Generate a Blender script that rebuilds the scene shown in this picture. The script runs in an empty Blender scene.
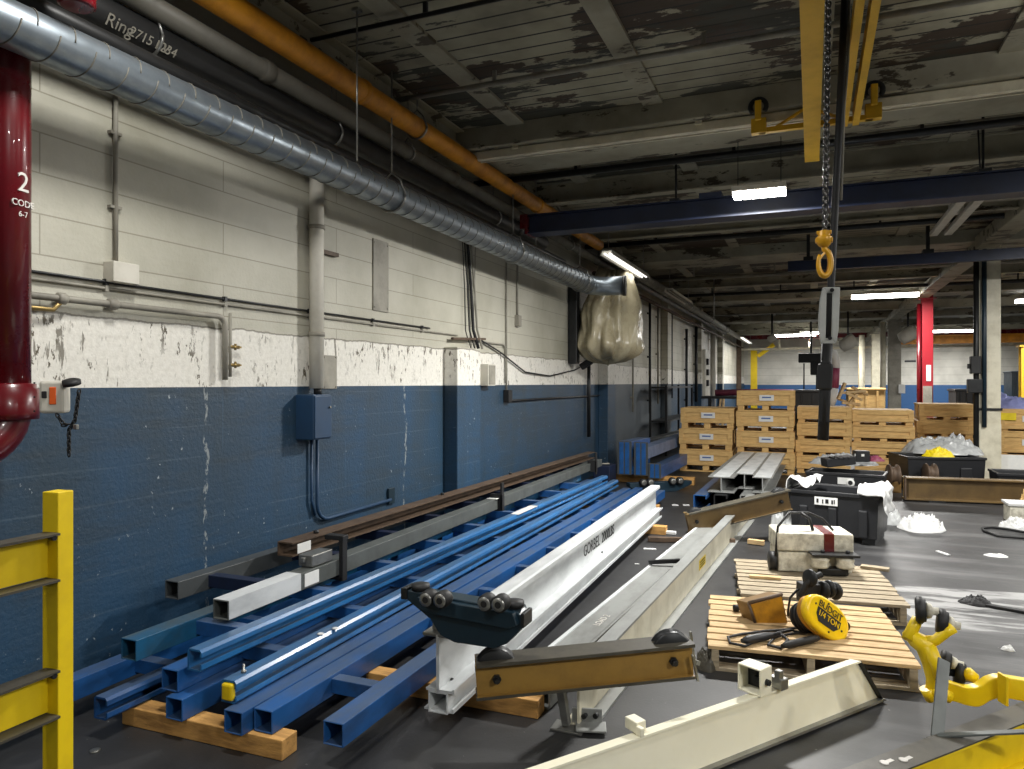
import bpy, bmesh, math, random
from mathutils import Vector, Matrix, noise
random.seed(7)
SC = bpy.context.scene
COL = SC.collection
PI = math.pi

# ------------------------------------------------------------------ camera
CAM_H = 1.6
FPX, PCX, HOR = 725.0, 512.0, 383.0
YAW = math.atan(300.0 / FPX)
CY_, SY_ = math.cos(YAW), math.sin(YAW)
cam = bpy.data.cameras.new('camera')
cam.sensor_width = 36.0
cam.lens = FPX / 1024 * 36
cam.shift_y = -1.5 / 1024
cam.clip_end = 200
cam.clip_start = 0.05
co = bpy.data.objects.new('camera', cam)
co.location = (0, 0, CAM_H)
co.rotation_euler = (PI / 2, 0, YAW)
COL.objects.link(co)
SC.camera = co


def ray(px, py):
    u = (px - PCX) / FPX
    v = (HOR - py) / FPX
    return Vector((-SY_ + CY_ * u, CY_ + SY_ * u, v))


def at(px, py, z=0.0):            # survey: point of the place at height z
    d = ray(px, py)
    return Vector((0, 0, CAM_H)) + d * ((z - CAM_H) / d.z)


def atx(px, py, x=-3.5):          # point at lateral position x (the left wall)
    d = ray(px, py)
    return Vector((0, 0, CAM_H)) + d * (x / d.x)


def aty(px, py, y):               # point at distance y along the hall
    d = ray(px, py)
    return Vector((0, 0, CAM_H)) + d * (y / d.y)


def atd(px, py, d):               # point at a given distance in front of the camera
    return Vector((0, 0, CAM_H)) + ray(px, py) * d


# ------------------------------------------------------------------ materials
def lin(c):
    return c / 12.92 if c <= 0.04045 else ((c + 0.055) / 1.055) ** 2.4


def rgb(r, g, b):
    return (lin(r / 255), lin(g / 255), lin(b / 255), 1)


class NT:
    def __init__(self, name):
        self.m = bpy.data.materials.new(name)
        self.m.use_nodes = True
        self.t = self.m.node_tree
        self.b = self.t.nodes['Principled BSDF']
        self.tc = self.t.nodes.new('ShaderNodeTexCoord')

    def n(self, typ, **kw):
        nd = self.t.nodes.new(typ)
        for k, v in kw.items():
            if k in nd.inputs.keys():
                nd.inputs[k].default_value = v
            else:
                setattr(nd, k, v)
        return nd

    def l(self, a, b):
        self.t.links.new(a, b)

    def mapping(self, scale=(1, 1, 1), loc=(0, 0, 0), coord='Object'):
        mp = self.n('ShaderNodeMapping')
        mp.inputs['Scale'].default_value = scale
        mp.inputs['Location'].default_value = loc
        self.l(self.tc.outputs[coord], mp.inputs['Vector'])
        return mp.outputs['Vector']

    def noise(self, vec, scale, detail=4, rough=0.6):
        nz = self.n('ShaderNodeTexNoise')
        nz.inputs['Scale'].default_value = scale
        nz.inputs['Detail'].default_value = detail
        nz.inputs['Roughness'].default_value = rough
        self.l(vec, nz.inputs['Vector'])
        return nz.outputs['Fac']

    def ramp(self, fac, lo, hi, inv=False):
        r = self.n('ShaderNodeMapRange')
        r.inputs['From Min'].default_value = lo
        r.inputs['From Max'].default_value = hi
        if inv:
            r.inputs['To Min'].default_value = 1
            r.inputs['To Max'].default_value = 0
        self.l(fac, r.inputs['Value'])
        return r.outputs['Result']

    def math(self, op, a, b=None):
        m = self.n('ShaderNodeMath', operation=op)
        for i, v in enumerate((a, b)):
            if v is None:
                continue
            if isinstance(v, (int, float)):
                m.inputs[i].default_value = v
            else:
                self.l(v, m.inputs[i])
        return m.outputs[0]

    def mix(self, fac, a, b):
        m = self.n('ShaderNodeMix', data_type='RGBA')
        if isinstance(fac, (int, float)):
            m.inputs[0].default_value = fac
        else:
            self.l(fac, m.inputs[0])
        for i, v in ((6, a), (7, b)):
            if isinstance(v, tuple):
                m.inputs[i].default_value = v
            else:
                self.l(v, m.inputs[i])
        return m.outputs[2]

    def bump(self, h, strength=0.3, dist=0.01):
        b = self.n('ShaderNodeBump')
        b.inputs['Strength'].default_value = strength
        b.inputs['Distance'].default_value = dist
        self.l(h, b.inputs['Height'])
        self.l(b.outputs['Normal'], self.b.inputs['Normal'])


def mat(name, col, rough=0.5, metal=0.0, dirt=None, amt=0.5, scale=6.0, chip=None, chipamt=0.1, bump=0.0, stretch=(1, 1, 1), coat=0.0, dust=None, dustamt=.8):
    t = NT(name)
    v = t.mapping(stretch)
    out = col
    f = t.noise(v, scale, 5, 0.65)
    d = dirt if dirt else tuple(c * 0.6 for c in col[:3]) + (1,)
    out = t.mix(t.math('MULTIPLY', t.ramp(f, 0.42, 0.72), amt), out, d)
    if chip:
        f2 = t.noise(t.mapping((1, 1, 1), (3, 5, 1)), scale * 3.5, 6, 0.7)
        e = 0.5 + (0.5 - chipamt) * 0.5
        out = t.mix(t.ramp(f2, e, e + 0.03), out, chip)
    if dust:                      # settled dust on faces that look up
        gm = t.n('ShaderNodeNewGeometry')
        sp = t.n('ShaderNodeSeparateXYZ')
        t.l(gm.outputs['True Normal'], sp.inputs[0])
        nz = t.noise(t.mapping((1.4, .5, 1.4), (9, 2, 4)), 4.0, 5, .65)
        out = t.mix(t.math('MULTIPLY', t.ramp(sp.outputs['Z'], .6, .9), t.math('MULTIPLY', t.ramp(nz, .3, .55), dustamt)), out, dust)
    t.l(out, t.b.inputs['Base Color'])
    t.b.inputs['Metallic'].default_value = metal
    rr = t.math('ADD', t.math('MULTIPLY', f, 0.25), rough - 0.12)
    t.l(rr, t.b.inputs['Roughness'])
    if coat:
        t.b.inputs['Coat Weight'].default_value = coat
    if bump:
        t.bump(t.noise(v, scale * 4, 4), bump, 0.01)
    return t.m


M = {}
M['dimpipe'] = mat('dull_pipe_paint', rgb(100, 97, 88), 0.6, 0.0, rgb(66, 62, 54), 0.7, 4)
M['galv'] = mat('galvanised_steel', rgb(140, 149, 156), 0.36, 0.8, rgb(104, 112, 120), 0.6, 9)
M['blackpipe'] = mat('black_pipe_paint', rgb(36, 36, 36), 0.4, 0.0, rgb(16, 16, 16), 0.6, 5)
M['palepipe'] = mat('pale_pipe_paint', rgb(150, 146, 134), 0.55, 0.0, rgb(95, 92, 84), 0.7, 4)
M['orangepipe'] = mat('orange_pipe_paint', rgb(214, 144, 28), 0.5, 0.0, rgb(140, 84, 16), 0.75, 4)
M['redpipe'] = mat('red_pipe_enamel', rgb(96, 10, 20), 0.28, 0.0, rgb(64, 8, 14), 0.5, 3, coat=0.3)
M['redcol'] = mat('red_column_paint', rgb(146, 20, 34), 0.5, 0.0, rgb(120, 16, 26), 0.4, 3)
M['yellow'] = mat('yellow_paint', rgb(232, 200, 18), 0.42, 0.0, rgb(196, 160, 14), 0.5, 4, chip=rgb(50, 44, 26), chipamt=0.06)
M['yellowdark'] = mat('yellow_crane_paint', rgb(224, 178, 40), 0.45, 0.0, rgb(170, 128, 26), 0.5, 4)
M['railtop'] = mat('scuffed_dark_paint', rgb(74, 70, 60), 0.5, 0.0, rgb(40, 38, 34), 0.6, 8)
M['blue'] = mat('blue_crane_paint', rgb(32, 86, 148), 0.36, 0.0, rgb(34, 52, 78), 0.8, 5, chip=rgb(50, 54, 60), chipamt=0.08, stretch=(1, .35, 1), dust=rgb(70, 84, 104), dustamt=.75)
M['bluelight'] = mat('bright_blue_track_paint', rgb(42, 108, 166), 0.3, 0.0, rgb(34, 66, 104), 0.7, 5, chip=rgb(46, 56, 70), chipamt=0.08, stretch=(1, .3, 1), dust=rgb(72, 90, 108), dustamt=.7)
M['navy'] = mat('dark_blue_beam_paint', rgb(17, 30, 58), 0.5, 0.0, rgb(12, 17, 28), 0.7, 4)
M['tealdark'] = mat('dark_teal_steel_paint', rgb(26, 46, 58), 0.42, 0.0, rgb(20, 34, 42), 0.6, 6)
M['teal'] = mat('teal_blue_paint', rgb(26, 84, 120), 0.4, 0.0, rgb(34, 50, 60), 0.8, 5, dust=rgb(72, 82, 84), dustamt=.8)
M['greytube'] = mat('grey_tube_paint', rgb(72, 76, 78), 0.42, 0.1, rgb(56, 58, 58), 0.6, 4)
M['greensteel'] = mat('dull_olive_grey_paint', rgb(90, 94, 92), 0.45, 0.1, rgb(60, 62, 58), 0.7, 4)
M['rusty'] = mat('rusty_brown_steel', rgb(92, 74, 58), 0.6, 0.1, rgb(50, 40, 34), 0.7, 6)
M['darksteel'] = mat('dark_steel', rgb(46, 47, 48), 0.42, 0.5, rgb(24, 24, 25), 0.6, 6)
M['steel'] = mat('bare_steel', rgb(150, 150, 146), 0.36, 0.75, rgb(96, 94, 90), 0.6, 7)
M['alu'] = mat('white_aluminium', rgb(214, 217, 218), 0.4, 0.1, rgb(160, 164, 166), 0.7, 5, stretch=(1, .4, 1))
M['alugrey'] = mat('grey_aluminium', rgb(152, 154, 152), 0.42, 0.35, rgb(108, 108, 104), 0.7, 5, stretch=(1, .4, 1))
M['cream'] = mat('cream_beam_paint', rgb(238, 234, 212), 0.42, 0.0, rgb(216, 208, 178), 0.35, 4)
M['creamdirty'] = mat('dirty_cream_paint', rgb(222, 216, 194), 0.48, 0.0, rgb(180, 172, 148), 0.7, 5)
M['ochre'] = mat('ochre_brown_paint', rgb(150, 116, 52), 0.5, 0.0, rgb(108, 82, 40), 0.7, 5)
M['ochredark'] = mat('dull_ochre_paint', rgb(122, 92, 44), 0.5, 0.05, rgb(84, 62, 32), 0.6, 5)
M['umber'] = mat('umber_beam_paint', rgb(112, 90, 54), 0.5, 0.05, rgb(76, 60, 38), 0.7, 5)
M['wood'] = mat('pine_wood', rgb(220, 182, 118), 0.7, 0.0, rgb(168, 122, 66), 0.7, 5, stretch=(1, 6, 6), bump=.2)
M['woodpale'] = mat('pale_pallet_wood', rgb(204, 174, 128), 0.75, 0.0, rgb(132, 104, 70), 0.8, 6, stretch=(1, 7, 7), bump=.2)
M['woodgrey'] = mat('weathered_pallet_wood', rgb(160, 146, 122), 0.78, 0.0, rgb(94, 84, 68), 0.8, 6, stretch=(1, 7, 7), bump=.2)
M['lumber'] = mat('construction_lumber', rgb(206, 156, 88), 0.7, 0.0, rgb(110, 74, 36), 0.7, 6, stretch=(1, 5, 5), bump=.2)
M['blackplastic'] = mat('black_plastic', rgb(34, 35, 38), 0.45, 0.0, rgb(22, 23, 25), 0.5, 5)
M['rubber'] = mat('black_rubber', rgb(22, 22, 23), 0.6)
M['whitepaint'] = mat('white_wall_paint', rgb(206, 202, 190), 0.6, 0.0, rgb(168, 162, 148), 0.5, 5)
M['machine'] = mat('dirty_white_machine_paint', rgb(216, 212, 196), 0.5, 0.0, rgb(120, 112, 94), 0.8, 14)
M['paper'] = mat('white_paper', rgb(226, 226, 222), 0.7, 0.0, rgb(200, 202, 206), 0.4, 14)
M['paperblue'] = mat('blue_print', rgb(84, 108, 160), 0.7)
M['orange'] = mat('orange_plastic', rgb(226, 96, 30), 0.45)
M['ink'] = mat('black_ink', rgb(24, 24, 26), 0.6)
M['chalk'] = mat('white_marking', rgb(216, 212, 206), 0.7)
M['bluegrey'] = mat('blue_grey_paint', rgb(104, 120, 150), 0.45, 0.0, rgb(70, 80, 100), 0.6, 5)
M['foam'] = mat('white_foam_sheet', rgb(206, 206, 204), 0.8, 0.0, rgb(204, 206, 208), 0.5, 6)
M['tarp'] = mat('tan_plastic_tarp', rgb(178, 168, 140), 0.26, 0.0, rgb(112, 102, 78), 0.8, 3, bump=.5)
M['bluewall'] = mat('wall_blue_paint', rgb(33, 62, 92), 0.5, 0.0, rgb(28, 50, 72), 0.6, 4)
M['pink'] = mat('maroon_sleeve', rgb(140, 62, 88), 0.5)
M['brass'] = mat('brass', rgb(150, 128, 80), 0.4, 0.7)
M['yellowplastic'] = mat('yellow_plastic', rgb(240, 214, 20), 0.5)
M['lilac'] = mat('lilac_plastic_wrap', rgb(140, 146, 196), 0.35)
M['clearpoly'] = mat('clear_polythene', rgb(182, 184, 184), 0.25, 0.0, rgb(120, 122, 124), 0.6, 9)
M['guard'] = mat('translucent_white_guard', rgb(172, 174, 170), 0.4, 0.0, rgb(140, 142, 138), 0.5, 5)
M['chainmetal'] = mat('chain_steel', rgb(84, 82, 80), 0.28, 0.9, rgb(46, 45, 44), 0.6, 30)
M['hookyellow'] = mat('hook_yellow', rgb(214, 158, 24), 0.38, 0.1, rgb(150, 104, 20), 0.6, 12)
M['hoistyellow'] = mat('hoist_yellow', rgb(248, 206, 10), 0.35)
M['yellowrust'] = mat('rusting_yellow_paint', rgb(196, 138, 24), 0.5, 0.05, rgb(110, 74, 26), 0.8, 6)


def lamp_mat(name, col, strength):
    t = NT(name)
    t.b.inputs['Base Color'].default_value = (.8, .8, .8, 1)
    t.b.inputs['Emission Color'].default_value = col
    t.b.inputs['Emission Strength'].default_value = strength
    return t.m


M['led'] = lamp_mat('led_glow', (1, .98, .93, 1), 14)
M['tubeglow'] = lamp_mat('fluorescent_glow', (1, .98, .93, 1), 1.3)
M['dimglow'] = lamp_mat('dim_fluorescent_glow', (1, .98, .95, 1), 1.6)

# ---- left wall paint
def wall_material():
    t = NT('painted_block_wall')
    v = t.mapping()
    sep = t.n('ShaderNodeSeparateXYZ')
    t.l(v, sep.inputs[0])
    z, y = sep.outputs['Z'], sep.outputs['Y']
    big = t.noise(v, 1.1, 5)
    white = t.mix(t.ramp(big, .4, .7), rgb(192, 189, 175), rgb(166, 163, 147))
    # block joints above 1.96
    br = t.n('ShaderNodeTexBrick')
    br.inputs['Scale'].default_value = 1.0
    br.inputs['Brick Width'].default_value = 2.4
    br.inputs['Row Height'].default_value = 0.2
    br.inputs['Mortar Size'].default_value = 0.004
    br.inputs['Color1'].default_value = (1, 1, 1, 1)
    br.inputs['Color2'].default_value = (.9, .9, .88, 1)
    br.inputs['Mortar'].default_value = (.5, .48, .44, 1)
    cb = t.n('ShaderNodeCombineXYZ')
    t.l(y, cb.inputs[0])
    t.l(t.math('ADD', z, -0.03), cb.inputs[1])
    t.l(cb.outputs[0], br.inputs['Vector'])
    mul = t.n('ShaderNodeMix', data_type='RGBA', blend_type='MULTIPLY')
    mul.inputs[0].default_value = .8
    t.l(white, mul.inputs[6])
    t.l(br.outputs['Color'], mul.inputs[7])
    upper = mul.outputs[2]
    # rough concrete band
    spk = t.noise(t.mapping((1, 1.2, .55)), 17, 5, .7)
    lowmask = t.noise(v, 2.3, 3)
    spots = t.math('MULTIPLY', t.ramp(spk, .57, .60), t.ramp(lowmask, .42, .58))
    lower = t.mix(t.math('MULTIPLY', t.ramp(t.noise(v, 30, 3), .4, .7), .35), rgb(226, 223, 214), rgb(184, 180, 168))
    runs = t.math('MULTIPLY', t.ramp(t.noise(t.mapping((1, 4.5, .7), (4, 1, 2)), 5, 4, .7), .60, .63), t.ramp(t.noise(v, 1.3, 2, .5), .48, .56))
    spots = t.math('MAXIMUM', spots, t.math('MULTIPLY', runs, .8))
    lower = t.mix(spots, lower, rgb(88, 80, 64))
    wob = t.math('ADD', z, t.math('MULTIPLY', t.noise(v, 5, 4), .05))
    ismid = t.math('LESS_THAN', wob, 1.975)
    wcol = t.mix(ismid, upper, lower)
    edge = t.math('MULTIPLY', t.math('LESS_THAN', t.math('ABSOLUTE', t.math('ADD', wob, -1.975)), .006), .7)
    wcol = t.mix(edge, wcol, rgb(92, 86, 74))
    # blue dado
    bl = t.mix(t.ramp(t.noise(t.mapping((1, .8, .25)), 3, 5), .35, .7), rgb(30, 64, 92), rgb(37, 57, 72))
    bl = t.mix(t.math('MULTIPLY', t.ramp(t.noise(t.mapping((1, .5, 3.5)), 2.4, 4), .5, .75), .5), bl, rgb(44, 52, 56))
    planks = t.n('ShaderNodeMath', operation='FRACT')
    t.l(t.math('MULTIPLY', t.math('ADD', z, t.math('MULTIPLY', t.noise(v, 1.2, 2), .03)), 5.2), planks.inputs[0])
    pl = t.math('MULTIPLY', t.math('LESS_THAN', planks.outputs[0], .05), t.math('MULTIPLY', t.ramp(t.noise(v, 1.6, 3), .45, .6), .16))
    bl = t.mix(pl, bl, rgb(104, 120, 132))
    chips = t.math('MULTIPLY', t.ramp(t.noise(t.mapping((1, 1, .7)), 24, 5, .7), .65, .67), t.ramp(t.noise(v, 1.7, 2), .48, .6))
    bl = t.mix(chips, bl, rgb(168, 178, 184))
    drip = t.ramp(t.noise(t.mapping((1, 9, .16)), 2.2, 4), .66, .78)
    bl = t.mix(t.math('MULTIPLY', drip, .4), bl, rgb(76, 108, 136))
    # white leak trails at two places
    for yy in (3.45, 5.85):
        dy = t.math('ABSOLUTE', t.math('ADD', t.math('ADD', y, -yy), t.math('MULTIPLY', t.math('ADD', t.noise(v, 4, 3), -.5), .16)))
        tr = t.math('MULTIPLY', t.math('LESS_THAN', dy, .013), t.ramp(t.noise(t.mapping((1, 1, .5)), 26, 4, .7), .48, .55))
        bl = t.mix(t.math('MULTIPLY', tr, .7), bl, rgb(150, 156, 156))
    # grey unpainted stretch further along
    gm = t.math('MULTIPLY', t.ramp(y, 12.9, 13.1), t.ramp(y, 19.5, 19.3, False))
    gy = t.n('ShaderNodeMath', operation='MULTIPLY')
    t.l(t.ramp(y, 12.9, 13.1), gy.inputs[0])
    t.l(t.math('LESS_THAN', y, 19.0), gy.inputs[1])
    bl = t.mix(t.math('MULTIPLY', gy.outputs[0], .75), bl, rgb(78, 84, 86))
    fin = t.mix(t.math('LESS_THAN', z, 1.575), wcol, bl)
    t.l(fin, t.b.inputs['Base Color'])
    t.b.inputs['Roughness'].default_value = .55
    h = t.math('ADD', t.noise(v, 40, 4), t.math('MULTIPLY', t.noise(t.mapping((1, .4, 5)), 4, 3), .5))
    t.bump(h, .35, .01)
    return t.m


def floor_material():
    t = NT('worn_dark_concrete')
    v = t.mapping()
    sep = t.n('ShaderNodeSeparateXYZ')
    t.l(v, sep.inputs[0])
    x, y = sep.outputs['X'], sep.outputs['Y']
    c = t.mix(t.ramp(t.noise(v, .8, 6, .65), .35, .68), rgb(35, 35, 36), rgb(54, 54, 55))
    c = t.mix(t.math('MULTIPLY', t.ramp(t.noise(v, 4.5, 6, .7), .52, .75), .5), c, rgb(40, 39, 38))
    # swept streaks to the right
    st = t.math('MULTIPLY', t.ramp(t.noise(t.mapping((.35, 1.9, 1)), 1.5, 5), .52, .7), t.ramp(x, -.2, 1.0))
    c = t.mix(t.math('MULTIPLY', st, .6), c, rgb(110, 110, 110))
    # dust flecks
    c = t.mix(t.math('MULTIPLY', t.ramp(t.noise(v, 38, 3, .6), .71, .74), .7), c, rgb(142, 142, 138))
    # worn pale patch of old floor paint
    w1 = t.math('MULTIPLY', t.math('ADD', t.noise(v, 1.8, 5), -.5), .9)
    yy = t.math('ABSOLUTE', t.math('ADD', t.math('ADD', y, t.math('MULTIPLY', x, -.15)), -5.85))
    inn = t.math('MULTIPLY', t.math('LESS_THAN', yy, .52), t.math('GREATER_THAN', t.math('ADD', x, t.math('MULTIPLY', w1, .25)), .62))
    tear = t.ramp(t.noise(t.mapping((.6, 2.6, 1), (1.3, .4, 0)), 2.2, 6, .66), .56, .47)
    c = t.mix(t.math('MULTIPLY', inn, t.math('ADD', t.math('MULTIPLY', tear, .62), .10)), c, rgb(158, 158, 157))
    t.l(c, t.b.inputs['Base Color'])
    t.l(t.ramp(t.noise(v, 2.2, 5), .2, .8), t.b.inputs['Roughness'])
    r = t.math('ADD', t.math('MULTIPLY', t.noise(v, 2.2, 5), .3), .32)
    t.l(r, t.b.inputs['Roughness'])
    t.bump(t.noise(v, 60, 4), .15, .004)
    return t.m


def deck_material():
    t = NT('peeling_ceiling_boards')
    v = t.mapping()
    sep = t.n('ShaderNodeSeparateXYZ')
    t.l(v, sep.inputs[0])
    fr = t.n('ShaderNodeMath', operation='FRACT')
    t.l(t.math('MULTIPLY', sep.outputs['Y'], 1 / .17), fr.inputs[0])
    groove = t.math('LESS_THAN', fr.outputs[0], .11)
    c = t.mix(t.ramp(t.noise(v, 1.6, 4), .4, .65), rgb(150, 146, 126), rgb(118, 114, 97))
    peel = t.noise(t.mapping((.7, 1.3, 1), (2.4, 1.1, 0)), 1.1, 7, .66)
    c = t.mix(t.ramp(peel, .51, .525), c, rgb(58, 45, 31))
    peel2 = t.noise(t.mapping((.6, 1.4, 1), (7.4, 3.1, 0)), .9, 7, .68)
    c = t.mix(t.ramp(peel2, .54, .56), c, rgb(54, 54, 44))
    c = t.mix(groove, c, rgb(30, 27, 22))
    t.l(c, t.b.inputs['Base Color'])
    t.b.inputs['Roughness'].default_value = .7
    t.bump(t.math('ADD', t.math('MULTIPLY', groove, -1), t.math('MULTIPLY', peel, 1)), .5, .02)
    return t.m


def band_material():
    t = NT('painted_ceiling_beam')
    v = t.mapping()
    c = t.mix(t.ramp(t.noise(v, 1.8, 5), .4, .65), rgb(152, 148, 130), rgb(126, 121, 104))
    c = t.mix(t.ramp(t.noise(t.mapping((.6, 1.6, 1.6)), 2.2, 7, .7), .57, .6), c, rgb(70, 62, 48))
    t.l(c, t.b.inputs['Base Color'])
    t.b.inputs['Roughness'].default_value = .65
    return t.m


def backwall_material():
    t = NT('white_over_blue_far_wall')
    v = t.mapping()
    sep = t.n('ShaderNodeSeparateXYZ')
    t.l(v, sep.inputs[0])
    w = t.mix(t.ramp(t.noise(v, .9, 4), .4, .65), rgb(212, 210, 202), rgb(186, 184, 176))
    fr = t.n('ShaderNodeMath', operation='FRACT')
    t.l(t.math('MULTIPLY', sep.outputs['Z'], 2.5), fr.inputs[0])
    w = t.mix(t.math('MULTIPLY', t.math('LESS_THAN', fr.outputs[0], .05), .4), w, rgb(120, 118, 110))
    c = t.mix(t.math('LESS_THAN', sep.outputs['Z'], 1.5), w, rgb(40, 84, 134))
    t.l(c, t.b.inputs['Base Color'])
    t.b.inputs['Roughness'].default_value = .6
    return t.m


M['wall'] = wall_material()
M['floor'] = floor_material()
M['deck'] = deck_material()
M['band'] = band_material()
M['backwall'] = backwall_material()


# ------------------------------------------------------------------ mesh builder
class MB:
    def __init__(self):
        self.bm = bmesh.new()

    def v(self, p):
        return self.bm.verts.new(Vector(p))

    def f(self, vs, smooth=False):
        try:
            fc = self.bm.faces.new(vs)
            fc.smooth = smooth
            return fc
        except ValueError:
            return None

    def box(self, c, s, rz=0.0, R=None):
        R = R if R is not None else Matrix.Rotation(rz, 3, 'Z')
        c = Vector(c)
        vs = []
        for k in range(8):
            p = Vector(((k & 1) - .5, ((k >> 1) & 1) - .5, (k >> 2) - .5))
            vs.append(self.v(c + R @ Vector((p.x * s[0], p.y * s[1], p.z * s[2]))))
        for q in ((0, 2, 3, 1), (4, 5, 7, 6), (0, 1, 5, 4), (2, 6, 7, 3), (0, 4, 6, 2), (1, 3, 7, 5)):
            self.f([vs[i] for i in q])
        return self

    def ext(self, outer, p0, p1, up=(0, 0, 1), inner=None):
        p0, p1 = Vector(p0), Vector(p1)
        d = (p1 - p0).normalized()
        side = d.cross(Vector(up)).normalized()
        u = side.cross(d)
        def loop(pts, o):
            return [self.v(o + side * a + u * b) for a, b in pts]
        A, B = loop(outer, p0), loop(outer, p1)
        n = len(outer)
        for i in range(n):
            self.f([A[i], A[(i + 1) % n], B[(i + 1) % n], B[i]])
        if inner:
            a, b = loop(inner, p0), loop(inner, p1)
            m = len(inner)
            for i in range(m):
                j = (i + 1) % m
                self.f([a[j], a[i], b[i], b[j]])
                self.f([A[j], A[i], a[i], a[j]])
                self.f([B[i], B[j], b[j], b[i]])
        else:
            self.f(A[::-1])
            self.f(B)
        return self

    def bar(self, p0, p1, w, h, up=(0, 0, 1)):
        return self.ext([(-w / 2, -h / 2), (w / 2, -h / 2), (w / 2, h / 2), (-w / 2, h / 2)], p0, p1, up)

    def tube(self, pts, r, seg=10, closed=False, rs=None):
        pts = [Vector(p) for p in pts]
        n = len(pts)
        rings = []
        prev = None
        for i, p in enumerate(pts):
            if closed:
                d = (pts[(i + 1) % n] - pts[i - 1]).normalized()
            elif i == 0:
                d = (pts[1] - pts[0]).normalized()
            elif i == n - 1:
                d = (pts[-1] - pts[-2]).normalized()
            else:
                d = ((pts[i + 1] - p).normalized() + (p - pts[i - 1]).normalized()).normalized()
            if prev is None:
                a = Vector((0, 0, 1)) if abs(d.z) < .9 else Vector((1, 0, 0))
                s = d.cross(a).normalized()
            else:
                s = (prev - d * prev.dot(d)).normalized()
            prev = s
            u = d.cross(s)
            rr = rs[i] if rs else r
            rings.append([self.v(p + (s * math.cos(2 * PI * k / seg) + u * math.sin(2 * PI * k / seg)) * rr) for k in range(seg)])
        for i in range(n if closed else n - 1):
            A, B = rings[i], rings[(i + 1) % n]
            for k in range(seg):
                self.f([A[k], A[(k + 1) % seg], B[(k + 1) % seg], B[k]], True)
        if not closed:
            self.f(rings[0][::-1])
            self.f(rings[-1])
        return self

    def cyl(self, p0, p1, r, seg=20):
        return self.tube([p0, p1], r, seg)

    def lathe(self, prof, o, axis, seg=24):
        o, d = Vector(o), Vector(axis).normalized()
        a = Vector((0, 0, 1)) if abs(d.z) < .9 else Vector((1, 0, 0))
        s = d.cross(a).normalized()
        u = d.cross(s)
        rings = []
        for r, h in prof:
            rings.append([self.v(o + d * h + (s * math.cos(2 * PI * k / seg) + u * math.sin(2 * PI * k / seg)) * max(r, 1e-4)) for k in range(seg)])
        for A, B in zip(rings, rings[1:]):
            for k in range(seg):
                self.f([A[k], A[(k + 1) % seg], B[(k + 1) % seg], B[k]], True)
        self.f(rings[0][::-1])
        self.f(rings[-1])
        return self

    def poly(self, pts, normal, thick):
        nrm = Vector(normal).normalized() * thick
        A = [self.v(Vector(p)) for p in pts]
        B = [self.v(Vector(p) + nrm) for p in pts]
        n = len(pts)
        self.f(A[::-1])
        self.f(B)
        for i in range(n):
            self.f([A[i], A[(i + 1) % n], B[(i + 1) % n], B[i]])
        return self


def sq(w, h, t):
    o = [(-w / 2, -h / 2), (w / 2, -h / 2), (w / 2, h / 2), (-w / 2, h / 2)]
    w, h = w - 2 * t, h - 2 * t
    return o, [(-w / 2, -h / 2), (w / 2, -h / 2), (w / 2, h / 2), (-w / 2, h / 2)]


def ib(w, h, tf, tw, wb=None):
    wb = wb or w
    return [(-wb / 2, -h / 2), (wb / 2, -h / 2), (wb / 2, -h / 2 + tf), (tw / 2, -h / 2 + tf), (tw / 2, h / 2 - tf), (w / 2, h / 2 - tf),
            (w / 2, h / 2), (-w / 2, h / 2), (-w / 2, h / 2 - tf), (-tw / 2, h / 2 - tf), (-tw / 2, -h / 2 + tf), (-wb / 2, -h / 2 + tf)]


def cch(w, h, t):                 # channel open to +side
    return [(-w / 2, -h / 2), (w / 2, -h / 2), (w / 2, -h / 2 + t), (-w / 2 + t, -h / 2 + t), (-w / 2 + t, h / 2 - t), (w / 2, h / 2 - t), (w / 2, h / 2), (-w / 2, h / 2)]


def trk(w, h, t, lip):            # enclosed track with a slot on +side
    return [(-w / 2, -h / 2), (w / 2 - .012, -h / 2), (w / 2, -h / 2 + .012), (w / 2, -h / 2 + lip), (w / 2 - t, -h / 2 + lip), (w / 2 - t, -h / 2 + t), (-w / 2 + t, -h / 2 + t),
            (-w / 2 + t, h / 2 - t), (w / 2 - t, h / 2 - t), (w / 2 - t, h / 2 - lip), (w / 2, h / 2 - lip), (w / 2, h / 2 - .012), (w / 2 - .012, h / 2), (-w / 2 + .01, h / 2), (-w / 2, h / 2 - .01)]


# ------------------------------------------------------------------ objects
ROOTLOC = {}


def link(name, mesh):
    o = bpy.data.objects.new(name, mesh)
    COL.objects.link(o)
    return o


def finish(mb, name, m, off=None, bevel=0, sub=0, weld=True):
    bm = mb.bm
    if off is not None:
        for v in bm.verts:
            v.co -= off
    bmesh.ops.recalc_face_normals(bm, faces=bm.faces)
    me = bpy.data.meshes.new(name)
    bm.to_mesh(me)
    bm.free()
    me.materials.append(M[m] if isinstance(m, str) else m)
    o = link(name, me)
    if bevel:
        b = o.modifiers.new('bevel', 'BEVEL')
        b.width = bevel
        b.segments = 2
        b.limit_method = 'ANGLE'
        b.angle_limit = .6
    if sub:
        s = o.modifiers.new('sub', 'SUBSURF')
        s.levels = s.render_levels = sub
    return o


def tags(o, label=None, cat=None, group=None, kind=None):
    if label: o['label'] = label
    if cat: o['category'] = cat
    if group: o['group'] = group
    if kind: o['kind'] = kind


def T(name, label, cat, loc, rz=0.0, group=None):
    o = link(name, None)
    o.empty_display_size = .1
    o.location = loc
    o.rotation_euler = (0, 0, rz)
    ROOTLOC[o.name] = Vector(loc)
    tags(o, label, cat, group)
    return o


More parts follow.
